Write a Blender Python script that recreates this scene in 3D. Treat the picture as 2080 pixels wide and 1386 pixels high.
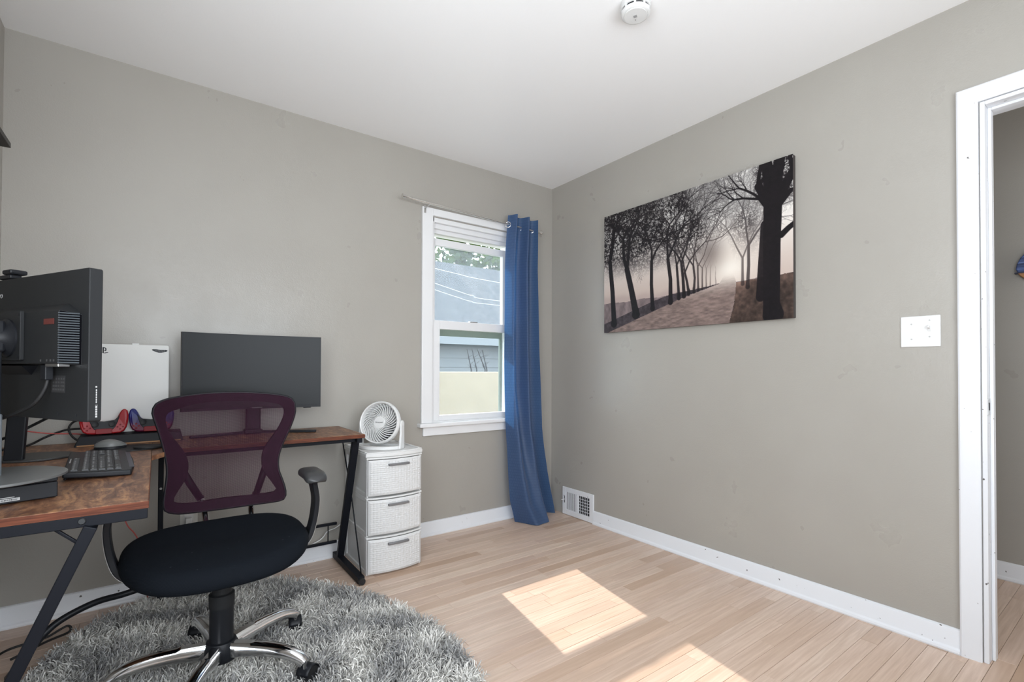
import bpy, bmesh, math, random
import numpy as np
from mathutils import Vector, Matrix, Euler

for _o in list(bpy.data.objects):
    bpy.data.objects.remove(_o)
SC = bpy.context.scene
COL = SC.collection
PI = math.pi

# ------------------------------------------------------------------ camera
YAW, PIT, ROL = 0.6331, 0.0125, 0.0036
CAM = Vector((-2.429, -2.799, 1.0517))
fw = Vector((math.sin(YAW)*math.cos(PIT), math.cos(YAW)*math.cos(PIT), math.sin(PIT)))
rt = Vector((math.cos(YAW), -math.sin(YAW), 0))
up = rt.cross(fw)
rt, up = rt*math.cos(ROL)+up*math.sin(ROL), up*math.cos(ROL)-rt*math.sin(ROL)
FPX, CYPX = 983.07, 740.14
cd = bpy.data.cameras.new('camera')
cam = bpy.data.objects.new('camera', cd)
COL.objects.link(cam)
cam.matrix_world = Matrix(((rt.x, up.x, -fw.x, CAM.x), (rt.y, up.y, -fw.y, CAM.y), (rt.z, up.z, -fw.z, CAM.z), (0, 0, 0, 1)))
cd.sensor_width = 36
cd.lens = FPX/2080*36
cd.shift_y = (CYPX-693)/2080
cd.clip_start = 0.02
SC.camera = cam

# ------------------------------------------------------------------ light
W = bpy.data.worlds.new('sky')
SC.world = W
W.use_nodes = True
bgn = W.node_tree.nodes['Background']
bgn.inputs[0].default_value = (0.80, 0.90, 1.0, 1)
bgn.inputs[1].default_value = 4.5

def lamp(name, kind, loc, direction, energy, color=(1, 1, 1), **k):
    l = bpy.data.lights.new(name, kind)
    l.energy = energy
    l.color = color
    for a, b in k.items():
        setattr(l, a, b)
    o = bpy.data.objects.new(name, l)
    COL.objects.link(o)
    o.location = loc
    o.rotation_euler = Vector(direction).to_track_quat('-Z', 'Y').to_euler()
    return o
lamp('sun', 'SUN', (0, 8, 8), (-0.17, -1, -0.8085), 6.0, (1.0, 0.87, 0.80), angle=0.009)
# daylight of the unseen left wall window, then an added fill lamp behind camera
lamp('left_window_daylight', 'AREA', (-2.90, -2.60, 1.40), (1, 0.8, 0.55), 28, (0.95, 0.975, 1.0), shape='RECTANGLE', size=1.15, size_y=1.3)
lamp('rear_fill', 'AREA', (-1.80, -3.46, 1.35), (0, 1, 0.55), 25, (0.95, 0.975, 1.0), shape='RECTANGLE', size=1.7, size_y=1.3)
# added fill lamp brightening the closed hallway beyond the door
lamp('hall_fill', 'AREA', (0.58, -4.2, 1.5), (0, 1, -0.05), 12, (1.0, 0.98, 0.95), shape='RECTANGLE', size=0.7, size_y=1.6)
vs = SC.view_settings
vs.view_transform = 'Standard'
vs.look = 'None'
vs.exposure = 0.07
vs.gamma = 1.0
vs.use_curve_mapping = False

# ------------------------------------------------------------------ materials
MATS = {}
def lin(r, g, b):
    f = lambda c: (c/255/12.92 if c/255 <= 0.04045 else ((c/255+0.055)/1.055)**2.4)
    return (f(r), f(g), f(b))
class NT:
    def __init__(s, name):
        s.m = bpy.data.materials.new(name)
        s.m.use_nodes = True
        s.t = s.m.node_tree
        s.p = s.t.nodes['Principled BSDF']
        s.out = s.t.nodes['Material Output']
    def n(s, kind, **k):
        nd = s.t.nodes.new('ShaderNode'+kind)
        for a, b in k.items():
            if a.startswith('i_'):
                key = a[2:]
                key = int(key) if key.isdigit() else key.replace('_', ' ')
                s.set(nd.inputs[key], b)
            else:
                setattr(nd, a, b)
        return nd
    def set(s, inp, v):
        if isinstance(v, bpy.types.NodeSocket):
            s.t.links.new(v, inp)
        elif isinstance(v, (tuple, list)) and len(v) == 3 and inp.type == 'RGBA':
            inp.default_value = (*v, 1)
        else:
            inp.default_value = v
    def P(s, **k):
        for a, b in k.items():
            s.set(s.p.inputs[a.replace('_', ' ')], b)
    def ramp(s, fac, stops):
        r = s.n('ValToRGB')
        while len(r.color_ramp.elements) < len(stops):
            r.color_ramp.elements.new(0.5)
        for e, (p, c) in zip(r.color_ramp.elements, stops):
            e.position = p
            e.color = (*c, 1) if len(c) == 3 else c
        s.set(r.inputs[0], fac)
        return r.outputs[0]
    def mix(s, f, a, b, mode='MIX'):
        m = s.n('MixRGB', blend_type=mode)
        s.set(m.inputs[0], f); s.set(m.inputs[1], a); s.set(m.inputs[2], b)
        return m.outputs[0]
    def math(s, op, a, b=0.0):
        m = s.n('Math', operation=op)
        s.set(m.inputs[0], a); s.set(m.inputs[1], b)
        return m.outputs[0]
    def noise(s, vec, scale, detail=4, rough=0.55, dist=0):
        nd = s.n('TexNoise')
        if vec is not None:
            s.set(nd.inputs['Vector'], vec)
        nd.inputs['Scale'].default_value = scale
        nd.inputs['Detail'].default_value = detail
        nd.inputs['Roughness'].default_value = rough
        nd.inputs['Distortion'].default_value = dist
        return nd.outputs['Fac']
    def bump(s, h, strength, dist=0.001):
        b = s.n('Bump')
        b.inputs['Strength'].default_value = strength
        b.inputs['Distance'].default_value = dist
        s.set(b.inputs['Height'], h)
        s.t.links.new(b.outputs[0], s.p.inputs['Normal'])
    def vec(s, scale=(1, 1, 1), src='Object', add=None, rot=(0, 0, 0)):
        tc = s.n('TexCoord').outputs[src]
        if add is not None:
            va = s.n('VectorMath', operation='ADD')
            s.set(va.inputs[0], tc); s.set(va.inputs[1], add)
            tc = va.outputs[0]
        mp = s.n('Mapping')
        s.set(mp.inputs['Vector'], tc)
        mp.inputs['Scale'].default_value = scale
        mp.inputs['Rotation'].default_value = rot
        return mp.outputs[0]
def mat(name, col, rough=0.5, metal=0.0, spec=0.5, bump=None, vary=None, **k):
    if name in MATS:
        return MATS[name]
    t = NT(name)
    t.P(Base_Color=col, Roughness=rough, Metallic=metal, Specular_IOR_Level=spec)
    for a, b in k.items():
        t.P(**{a: b})
    if vary:
        sc, col2 = vary
        t.P(Base_Color=t.mix(t.ramp(t.noise(t.vec(), sc), [(0.35, (0, 0, 0)), (0.65, (1, 1, 1))]), col, col2))
    if bump:
        t.bump(t.noise(t.vec(), bump[0], 3), bump[1], bump[2] if len(bump) > 2 else 0.001)
    MATS[name] = t.m
    return t.m

def m_wall():
    t = NT('greige_paint')
    v = t.vec()
    big = t.noise(v, 1.3, 3)
    mid = t.noise(v, 6, 3)
    c = t.mix(t.ramp(big, [(0.4, (0, 0, 0)), (0.62, (1, 1, 1))]), (0.360, 0.339, 0.304), (0.375, 0.355, 0.319))
    t.P(Base_Color=c, Specular_IOR_Level=0.5)
    t.P(Roughness=t.ramp(mid, [(0.3, (0.27,)*3), (0.7, (0.38,)*3)]))
    h = t.math('ADD', t.noise(v, 160, 2), t.math('MULTIPLY', t.noise(v, 14, 3), 2.2))
    t.bump(h, 0.22, 0.0022)
    return t.m
WALL = m_wall()
def m_ceil():
    t = NT('ceiling_white')
    v = t.vec()
    t.P(Base_Color=(0.92, 0.92, 0.92), Roughness=0.42, Specular_IOR_Level=0.4)
    t.bump(t.math('ADD', t.noise(v, 120, 2), t.math('MULTIPLY', t.noise(v, 9, 3), 1.5)), 0.14, 0.002)
    return t.m
CEIL = m_ceil()
def m_trim():
    t = NT('white_trim_paint')
    v = t.vec()
    ch = t.ramp(t.noise(v, 55, 2, 0.4), [(0.745, (0, 0, 0)), (0.77, (1, 1, 1))])
    t.P(Base_Color=t.mix(ch, (0.75, 0.76, 0.785), (0.10, 0.09, 0.085)), Roughness=0.38)
    t.bump(t.noise(v, 40, 2), 0.15, 0.001)
    return t.m
TRIM = m_trim()
WHITE = mat('white_enamel', (0.77, 0.77, 0.775), 0.35, bump=(60, 0.05))
def m_plank():
    t = NT('oak_strip')
    oi = t.n('ObjectInfo')
    rnd = oi.outputs['Random']
    off = t.n('CombineXYZ')
    t.set(off.inputs[0], t.math('MULTIPLY', rnd, 37.0)); t.set(off.inputs[1], t.math('MULTIPLY', rnd, 11.0)); t.set(off.inputs[2], t.math('MULTIPLY', rnd, 23.0))
    v = t.vec((1.4, 26, 8), add=off.outputs[0])
    v2 = t.vec((1.0, 7, 3), add=off.outputs[0])
    g = t.noise(v, 3.0, 5, 0.6, 0.4)
    g2 = t.noise(v2, 1.3, 3, 0.5, 1.2)
    wv = t.n('TexWave', wave_type='BANDS', bands_direction='Y')
    t.set(wv.inputs['Vector'], v2)
    wv.inputs['Scale'].default_value = 2.6
    wv.inputs['Distortion'].default_value = 9
    wv.inputs['Detail'].default_value = 2
    base = t.ramp(rnd, [(0.0, (0.50, 0.345, 0.245)), (0.16, (0.65, 0.485, 0.38)), (0.45, (0.72, 0.555, 0.45)), (0.66, (0.62, 0.465, 0.375)), (0.86, (0.76, 0.605, 0.495)), (1.0, (0.47, 0.325, 0.23))])
    c = t.mix(t.ramp(g, [(0.35, (0.45,)*3), (0.62, (0, 0, 0))]), base, (0.44, 0.295, 0.205))
    c = t.mix(t.math('MULTIPLY', wv.outputs['Fac'], 0.22), c, (0.50, 0.345, 0.25))
    kn = t.ramp(g2, [(0.74, (0, 0, 0)), (0.80, (0.5,)*3)])
    c = t.mix(kn, c, (0.33, 0.20, 0.14))
    t.P(Base_Color=c, Roughness=0.36, Specular_IOR_Level=0.5)
    t.bump(g, 0.06, 0.0006)
    return t.m
PLANK = m_plank()
GAP = mat('dark_joint', (0.12, 0.075, 0.05), 0.9)
def m_desk():
    t = NT('rustic_brown_board')
    v = t.vec((1, 1, 1), rot=(0, 0, 0.5))
    a = t.noise(t.vec((5, 1.4, 1), rot=(0, 0, 0.9)), 4.5, 6, 0.68, 2.0)
    b = t.noise(v, 26, 5, 0.7, 2.5)
    c = t.ramp(a, [(0.30, (0.06, 0.028, 0.020)), (0.43, (0.18, 0.080, 0.040)), (0.54, (0.30, 0.148, 0.078)), (0.64, (0.46, 0.235, 0.105)), (0.78, (0.20, 0.12, 0.095))])
    c = t.mix(t.ramp(b, [(0.36, (0.7,)*3), (0.56, (0, 0, 0))]), c, (0.10, 0.048, 0.035))
    t.P(Base_Color=c, Roughness=0.42, Specular_IOR_Level=0.45)
    t.bump(b, 0.06, 0.0006)
    return t.m
DESK = m_desk()
def m_edge():
    t = NT('reddish_edge_band')
    a = t.noise(t.vec((3, 3, 60)), 4, 4)
    t.P(Base_Color=t.ramp(a, [(0.35, (0.07, 0.021, 0.012)), (0.65, (0.165, 0.052, 0.026))]), Roughness=0.5, Specular_IOR_Level=0.2)
    return t.m
EDGE = m_edge()
FRAME = mat('black_powder_coat', (0.0065, 0.0078, 0.012), 0.5, spec=0.18)
BLACK = mat('black_plastic', (0.011, 0.012, 0.015), 0.42, spec=0.25)
DKGREY = mat('dark_grey_plastic', (0.019, 0.020, 0.0215), 0.5, spec=0.2, bump=(300, 0.04))
GREY = mat('mid_grey_plastic', (0.14, 0.145, 0.145), 0.4)
CHROME = mat('chrome', (0.80, 0.81, 0.83), 0.11, 1.0)
STEEL = mat('brushed_steel', (0.55, 0.55, 0.55), 0.28, 1.0)
PLASTW = mat('white_plastic', (0.70, 0.70, 0.69), 0.4)
RUBBER = mat('black_rubber', (0.01, 0.01, 0.011), 0.6)
PRINT = mat('white_print', (0.45, 0.45, 0.45), 0.6)

# ------------------------------------------------------------------ mesh helpers
class B:
    def __init__(s):
        s.v = []; s.f = []
    def add(s, vs, fs):
        o = len(s.v)
        s.v.extend(tuple(map(float, p)) for p in vs)
        s.f.extend(tuple(i+o for i in f) for f in fs)
        return s
    def box(s, c, d, M=None):
        c = Vector(c); h = Vector(d)/2
        vs = []
        for k in range(8):
            p = Vector((h.x if k & 1 else -h.x, h.y if k & 2 else -h.y, h.z if k & 4 else -h.z))
            vs.append(c + (M @ p if M else p))
        return s.add(vs, [(0, 2, 3, 1), (4, 5, 7, 6), (0, 1, 5, 4), (2, 6, 7, 3), (0, 4, 6, 2), (1, 3, 7, 5)])
    def bb(s, x0, x1, y0, y1, z0, z1):
        return s.box(((x0+x1)/2, (y0+y1)/2, (z0+z1)/2), (abs(x1-x0), abs(y1-y0), abs(z1-z0)))
    def bar(s, p, q, w, h, ref=(0, 0, 1)):
        p = Vector(p); q = Vector(q); d = (q-p); L = d.length; d.normalize()
        a = d.cross(Vector(ref))
        if a.length < 1e-4:
            a = d.cross(Vector((1, 0, 0)))
        a.normalize(); b = a.cross(d)
        M = Matrix((d, a, b)).transposed()
        return s.box((p+q)/2, (L, w, h), M)
    def tube(s, pts, r, n=10, caps=True, closed=False, flat=1.0, ref=None):
        pts = [Vector(p) for p in pts]; m = len(pts)
        rs = r if isinstance(r, (list, tuple)) else [r]*m
        vs = []; prev = None
        for i, p in enumerate(pts):
            if closed:
                d = pts[(i+1) % m]-pts[i-1]
            else:
                d = pts[min(i+1, m-1)]-pts[max(i-1, 0)]
            d.normalize()
            if prev is None:
                a = d.cross(Vector(ref) if ref else (Vector((0, 0, 1)) if abs(d.z) < 0.9 else Vector((1, 0, 0))))
            else:
                a = prev - d*prev.dot(d)
            a.normalize(); prev = a; b = d.cross(a)
            for k in range(n):
                t = 2*PI*k/n
                vs.append(p + a*math.cos(t)*rs[i] + b*math.sin(t)*rs[i]*flat)
        fs = []
        for i in range(m if closed else m-1):
            j = (i+1) % m
            for k in range(n):
                l = (k+1) % n
                fs.append((i*n+k, i*n+l, j*n+l, j*n+k))
        if caps and not closed:
            fs.append(tuple(range(n-1, -1, -1))); fs.append(tuple((m-1)*n+k for k in range(n)))
        return s.add(vs, fs)
    def lathe(s, prof, n=32, M=None):
        vs = []; fs = []
        for (r, z) in prof:
            for k in range(n):
                t = 2*PI*k/n
                p = Vector((r*math.cos(t), r*math.sin(t), z))
                vs.append(M @ p if M else p)
        m = len(prof)
        for i in range(m-1):
            for k in range(n):
                l = (k+1) % n
                fs.append((i*n+k, i*n+l, (i+1)*n+l, (i+1)*n+k))
        if prof[0][0] > 1e-6: fs.append(tuple(range(n-1, -1, -1)))
        if prof[-1][0] > 1e-6: fs.append(tuple((m-1)*n+k for k in range(n)))
        return s.add(vs, fs)
    def cyl(s, p, q, r, n=16, r2=None):
        return s.tube([p, q], [r, r if r2 is None else r2], n)
    def prism(s, poly, t0, t1, fn):
        m = len(poly)
        vs = [fn(a, b, t0) for a, b in poly]+[fn(a, b, t1) for a, b in poly]
        fs = [tuple(range(m-1, -1, -1)), tuple(range(m, 2*m))]
        for i in range(m):
            j = (i+1) % m
            fs.append((i, j, m+j, m+i))
        return s.add(vs, fs)
    def grid(s, fn, nu, nv, cu=False):
        vs = [fn(i/(nu if cu else nu-1), j/(nv-1)) for j in range(nv) for i in range(nu)]
        fs = []
        for j in range(nv-1):
            for i in range(nu if cu else nu-1):
                k = (i+1) % nu
                fs.append((j*nu+i, j*nu+k, (j+1)*nu+k, (j+1)*nu+i))
        return s.add(vs, fs)
    def mesh(s, name, m=None, smooth=None):
        me = bpy.data.meshes.new(name)
        me.from_pydata(s.v, [], s.f)
        bm = bmesh.new(); bm.from_mesh(me)
        bmesh.ops.recalc_face_normals(bm, faces=bm.faces)
        bm.to_mesh(me); bm.free()
        if smooth is not None:
            me.polygons.foreach_set('use_smooth', [True]*len(me.polygons))
            me.set_sharp_from_angle(angle=smooth)
        if m: me.materials.append(m)
        return me
    def build(s, name, m, parent=None, smooth=None, bevel=0, seg=2, solid=0, sub=0):
        o = link(name, s.mesh(name, m, smooth), parent)
        if solid:
            md = o.modifiers.new('thickness', 'SOLIDIFY'); md.thickness = solid; md.offset = 0
        if bevel:
            md = o.modifiers.new('bevel', 'BEVEL'); md.width = bevel; md.segments = seg; md.limit_method = 'ANGLE'; md.angle_limit = 0.6
        if sub:
            md = o.modifiers.new('subdivision', 'SUBSURF'); md.levels = sub; md.render_levels = sub
        return o
def link(name, data, parent=None):
    o = bpy.data.objects.new(name, data)
    COL.objects.link(o)
    if parent: o.parent = parent
    return o
def tag(o, label=None, cat=None, group=None, kind=None):
    for k, v in (('label', label), ('category', cat), ('group', group), ('kind', kind)):
        if v: o[k] = v
    return o
def thing(name, label, cat, loc=(0, 0, 0), rz=0, group=None, kind=None):
    o = link(name, None)
    o.location = loc; o.rotation_euler = (0, 0, rz)
    return tag(o, label, cat, group, kind)
def off(pts, o):
    return [(p[0]-o[0], p[1]-o[1], p[2]-o[2]) for p in pts]
def spline(pts, n=6):
    """Catmull-Rom through the points."""
    P = [Vector(p) for p in pts]; P = [P[0]*2-P[1]]+P+[P[-1]*2-P[-2]]
    out = []
    for i in range(1, len(P)-2):
        a, b, c, d = P[i-1:i+3]
        for k in range(n):
            t = k/n
            out.append(0.5*((2*b)+(c-a)*t+(2*a-5*b+4*c-d)*t*t+(3*b-a-3*c+d)*t**3))
    out.append(P[-2])
    return out
def text(name, body, size, parent, loc, rot, m, shear=0, ext=0.0002, align='CENTER'):
    cu = bpy.data.curves.new(name, 'FONT')
    cu.body = body; cu.size = size; cu.shear = shear; cu.extrude = ext
    cu.align_x = align; cu.align_y = 'CENTER'
    tmp = bpy.data.objects.new(name, cu)
    COL.objects.link(tmp)
    dg = bpy.context.evaluated_depsgraph_get()
    me = bpy.data.meshes.new_from_object(tmp.evaluated_get(dg))
    bpy.data.objects.remove(tmp)
    me.materials.clear(); me.materials.append(m)
    o = link(name, me, parent)
    o.location = loc; o.rotation_euler = rot
    return o
def copy(o, parent=None, **k):
    c = o.copy(); COL.objects.link(c)
    if parent: c.parent = parent
    return c

# ================================================================== the room
XL, YB, H = -2.943, -3.5, 2.44        # left wall, wall behind the camera, ceiling height
XH = 1.05                            # far wall of the hallway
def struct(o, label, cat):
    return tag(o, label, cat, kind='structure')
# window opening (in the far wall) and door opening (in the right wall)
WX0, WX1, WZ0, WZ1 = -1.015, -0.372, 0.715, 2.035
DY0, DY1, DZ = -2.39, -3.16, 2.04

# floor ------------------------------------------------------------
fl = B().bb(XL-0.1, XH+0.1, YB-0.9, 0.12, -0.06, -0.0035).build('floor', GAP)
struct(fl, 'pale oak strip floor running parallel to the window wall', 'floor')
rng = random.Random(7)
PW = 0.0572
def in_view(x, y):
    d = Vector((x, y, 0))-CAM
    w = d.dot(fw)
    if w < 0.3: return -1
    px = 1040+FPX*d.dot(rt)/w; py = CYPX-FPX*d.dot(up)/w
    if not (-60 < px < 2140 and py < 1450): return -1
    return w
pieces = []
row = 0
y = -0.006
while y > YB-0.7:
    y0, y1 = y-PW, y
    hall = (y0 < DY0+0.01 and y1 > DY1-0.01)
    spans = []
    if y1 > YB: spans.append((XL, XH if hall else 0.0))
    if not hall and y0 < -1.3: spans.append((0.12, XH))
    for a, b in spans:
        x = a - rng.uniform(0.0, 0.7)
        while x < b-0.02:
            L = rng.choice((0.42, 0.55, 0.7, 0.85, 1.0, 1.2, 1.45))
            p0, p1 = max(x, a), min(x+L, b)
            x += L
            if p1-p0 > 0.03: pieces.append((p0, p1, y0, y1))
    y -= PW
cand = []
for i, (a, b, c, d) in enumerate(pieces):
    vis = [in_view(a+(b-a)*t, (c+d)/2) for t in (0.05, 0.3, 0.5, 0.7, 0.95)]
    vis = [v for v in vis if v > 0]
    under_rug = ((b+a)/2+2.147)**2/0.3+((c+d)/2+0.9)**2/0.6 < 0.8 and b < -1.6
    if vis and not under_rug:
        cand.append((-(b-a)*len(vis)/min(vis)**2, i))
cand.sort()
single = {i for _, i in cand[:290]}
mesh_cache = {}
def plank_mesh(L):
    k = round(L, 3)
    if k not in mesh_cache:
        b = B(); g = 0.0005; e = 0.0007; w = PW/2-g; l = L/2-g
        b.add([(-l, -w, -0.004), (l, -w, -0.004), (l, w, -0.004), (-l, w, -0.004), (-l, -w, -e), (l, -w, -e), (l, w, -e), (-l, w, -e),
               (-l+e, -w+e, 0), (l-e, -w+e, 0), (l-e, w-e, 0), (-l+e, w-e, 0)],
              [(0, 1, 5, 4), (1, 2, 6, 5), (2, 3, 7, 6), (3, 0, 4, 7), (4, 5, 9, 8), (5, 6, 10, 9), (6, 7, 11, 10), (7, 4, 8, 11), (8, 9, 10, 11)])
        mesh_cache[k] = b.mesh('plank', PLANK)
    return mesh_cache[k]
rest = B()
for i, (a, b, c, d) in enumerate(pieces):
    me = plank_mesh(b-a)
    cx, cy = (a+b)/2, (c+d)/2
    dz = rng.uniform(-0.0002, 0.0002)
    if i in single:
        o = link('plank', me, fl); o.location = (cx, cy, dz)
    else:
        rest.add([(v.co.x+cx, v.co.y+cy, v.co.z+dz) for v in me.vertices], [tuple(p.vertices) for p in me.polygons])
tag(rest.build('plank_field', PLANK, fl), kind='stuff')

# walls --------------------------------------------------------------
b = B()
b.bb(XL-0.12, WX0, 0, 0.14, -0.06, H).bb(WX1, 0.12, 0, 0.14, -0.06, H).bb(WX0, WX1, 0, 0.14, -0.06, WZ0).bb(WX0, WX1, 0, 0.14, WZ1, H)
struct(b.build('wall_back', WALL), 'greige painted wall with the window in it', 'wall')
b = B()
b.bb(0, 0.12, 0, DY0, -0.06, H).bb(0, 0.12, DY1, YB-0.8, -0.06, H).bb(0, 0.12, DY0, DY1, DZ, H)
struct(b.build('wall_right', WALL), 'greige painted wall with the canvas print and the doorway', 'wall')
LW = (-3.25, -1.95, 0.72, 2.08)      # window in the left wall beside the camera: y0, y1, z0, z1
b = B()
b.bb(XL-0.12, XL, 0, LW[1], -0.06, H).bb(XL-0.12, XL, LW[0], YB, -0.06, H).bb(XL-0.12, XL, LW[0], LW[1], -0.06, LW[2]).bb(XL-0.12, XL, LW[0], LW[1], LW[3], H)
w3 = struct(thing('window_3', None, None), 'white framed window in the left wall beside the viewpoint', 'window')
f = B()
for yy in (LW[0]+0.02, LW[1]-0.02):
    f.bb(XL-0.09, XL-0.03, yy-0.03, yy+0.03, LW[2], LW[3])
for zz in (LW[2]+0.02, (LW[2]+LW[3])/2, LW[3]-0.02):
    f.bb(XL-0.09, XL-0.03, LW[0], LW[1], zz-0.03, zz+0.03)
f.build('window_frame', WHITE, w3, bevel=0.003)
struct(b.build('wall_left', WALL), 'greige painted wall at the left picture edge', 'wall')
RW = (-2.70, -0.90, 0.65, 2.05)      # added unseen window behind the camera, opened for the fill lamp
b = B()
b.bb(XL-0.12, RW[0], YB, YB-0.12, -0.06, H).bb(RW[1], 0, YB, YB-0.12, -0.06, H).bb(RW[0], RW[1], YB, YB-0.12, -0.06, RW[2]).bb(RW[0], RW[1], YB, YB-0.12, RW[3], H)
struct(b.build('wall_front', WALL), 'greige painted wall behind the viewpoint', 'wall')
w2 = struct(thing('added_rear_window', None, None), 'white framed window added behind the viewpoint for fill light', 'window')
b = B()
for x in (RW[0], (RW[0]+RW[1])/2, RW[1]):
    b.bb(x-0.03, x+0.03, YB-0.09, YB-0.03, RW[2], RW[3])
for z in (RW[2]+0.02, RW[3]-0.02):
    b.bb(RW[0], RW[1], YB-0.09, YB-0.03, z-0.03, z+0.03)
b.build('window_frame', WHITE, w2, bevel=0.003)
struct(B().bb(XL-0.12, XH+0.12, 0.14, YB-0.9, H, H+0.06).build('ceiling', CEIL), 'white painted ceiling', 'ceiling')
b = B()
b.bb(XH, XH+0.1, -1.2, YB-0.9, -0.06, H)
struct(b.build('wall_hall', WALL), 'shaded greige hallway wall seen through the doorway', 'wall')
b = B()
b.bb(0.12, XH+0.1, -1.1, -1.2, -0.06, H)
struct(b.build('wall_hall_end', WALL), 'greige end wall of the hallway', 'wall')
b = B()
b.bb(0.12, XH+0.1, YB-0.9, YB-1.0, -0.06, H)
struct(b.build('wall_hall_rear', WALL), 'greige wall closing the hallway', 'wall')

# baseboards -----------------------------------------------------------
PROF = [(0, 0), (0.021, 0), (0.0225, 0.006), (0.020, 0.014), (0.0145, 0.019), (0.013, 0.022), (0.0125, 0.078), (0.0095, 0.086), (0.004, 0.0895), (0, 0.0895)]
def baseboard(name, t0, t1, fn, label):
    o = B().prism(PROF, t0, t1, fn).build(name, TRIM, smooth=0.5)
    return struct(o, label, 'baseboard')
baseboard('baseboard_back', XL+0.0, -0.0, lambda a, z, t: (t, -a, z), 'white baseboard below the window')
baseboard('baseboard_right', -0.452, -2.327, lambda a, z, t: (-a, t, z), 'chipped white baseboard below the canvas print')
baseboard('baseboard_left', -0.0, YB, lambda a, z, t: (XL+a, t, z), 'white baseboard at the left picture edge')
baseboard('baseboard_front', XL, 0, lambda a, z, t: (t, YB+a, z), 'white baseboard behind the viewpoint')
baseboard('baseboard_hall', -1.2, YB-0.9, lambda a, z, t: (XH-a, t, z), 'white baseboard in the hallway')

# window_1 -----------------------------------------------------------------
def m_glass(name, dirt):
    t = NT(name)
    t.t.nodes.remove(t.p)
    v = t.vec()
    tr = t.n('BsdfTransparent'); tr.inputs[0].default_value = (0.96, 0.985, 0.98, 1)
    gl = t.n('BsdfGlossy'); gl.inputs['Roughness'].default_value = 0.02; gl.inputs[0].default_value = (0.9, 0.95, 1, 1)
    fr = t.n('Fresnel'); fr.inputs[0].default_value = 1.3
    m1 = t.n('MixShader'); t.set(m1.inputs[0], t.math('MULTIPLY', fr.outputs[0], 0.6))
    t.t.links.new(tr.outputs[0], m1.inputs[1]); t.t.links.new(gl.outputs[0], m1.inputs[2])
    df = t.n('BsdfTranslucent'); df.inputs[0].default_value = (0.66, 0.74, 0.84, 1)
    fac = dirt(t, v)
    m2 = t.n('MixShader'); t.set(m2.inputs[0], fac)
    t.t.links.new(m1.outputs[0], m2.inputs[1]); t.t.links.new(df.outputs[0], m2.inputs[2])
    t.t.links.new(m2.outputs[0], t.out.inputs[0])
    return t.m
def dirt_up(t, v):
    sp = t.ramp(t.noise(v, 170, 3, 0.7), [(0.45, (0.0,)*3), (0.72, (0.13,)*3)])
    cl = t.ramp(t.noise(v, 14, 4, 0.6), [(0.35, (0.35,)*3), (0.65, (1, 1, 1))])
    sx = t.n('SeparateXYZ'); t.set(sx.inputs[0], v)
    zf = t.ramp(t.math('MULTIPLY', t.math('SUBTRACT', sx.outputs[2], 1.37), 2.0), [(0.0, (0.065,)*3), (0.70, (0.045,)*3), (0.80, (0.01,)*3)])
    return t.math('ADD', t.math('MULTIPLY', t.math('MULTIPLY', sp, cl), 0.8), t.math('MULTIPLY', zf, 0.8))
def dirt_low(t, v):
    sx = t.n('SeparateXYZ'); t.set(sx.inputs[0], v)
    # a wiped arc: the film is thick above it and thin below
    xx = t.math('POWER', t.math('ABSOLUTE', t.math('MULTIPLY', t.math('ADD', sx.outputs[0], 0.58), 1.0)), 2.0)
    hgt = t.math('SUBTRACT', sx.outputs[2], t.math('ADD', 0.995, t.math('MULTIPLY', xx, 0.75)))
    hgt = t.math('ADD', hgt, t.math('MULTIPLY', t.math('SUBTRACT', t.noise(v, 18, 4), 0.5), 0.16))
    a = t.ramp(t.math('ADD', t.math('MULTIPLY', hgt, 3.0), 0.3), [(0.25, (0.03,)*3), (0.5, (0.24,)*3), (0.9, (0.14,)*3)])
    sp = t.ramp(t.noise(v, 120, 3, 0.7), [(0.5, (0.75,)*3), (0.7, (1.15,)*3)])
    return t.math('MULTIPLY', a, sp)
GLASS_U = m_glass('dusty_glass', dirt_up)
GLASS_L = m_glass('wiped_dirty_glass', dirt_low)
GREENF = mat('green_grey_storm_frame', (0.20, 0.235, 0.20), 0.5)
w1 = struct(thing('window_1', None, None, ((WX0+WX1)/2, 0, WZ0)), 'white double-hung window with dusty panes behind the blue curtain', 'window')
WO = ((WX0+WX1)/2, 0, WZ0)
def wpart(name, boxes, m, parent=w1, bevel=0.003):
    b = B()
    for x0, x1, y0, y1, z0, z1 in boxes:
        b.bb(x0-WO[0], x1-WO[0], y0, y1, z0-WO[2], z1-WO[2])
    return b.build(name, m, parent, bevel=bevel)
wpart('casing', [(-1.09, WX0, -0.02, 0, 0.715, 2.085)], WHITE)
wpart('casing', [(WX1, -0.297, -0.02, 0, 0.715, 2.085)], WHITE)
wpart('casing', [(WX0, WX1, -0.018, 0, 2.04, 2.085)], WHITE)
wpart('window_sill', [(-1.112, -0.275, -0.048, 0.02, 0.69, 0.715)], WHITE, bevel=0.006)
wpart('apron', [(-1.077, -0.31, -0.018, 0, 0.634, 0.69)], WHITE)
wpart('jamb', [(WX0, WX0+0.018, 0, 0.14, 0.715, WZ1)], WHITE)
wpart('jamb', [(WX1-0.012, WX1, 0, 0.14, 0.715, WZ1)], WHITE)
wpart('header_stop', [(WX0, WX1, 0.0, 0.03, 2.005, WZ1), (WX0, WX1, 0.03, 0.055, 1.975, WZ1), (WX0, WX1, 0.055, 0.14, 1.95, WZ1)], WHITE)
wpart('sill_board', [(WX0, WX1, 0.0, 0.14, 0.70, 0.722)], WHITE)
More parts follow.
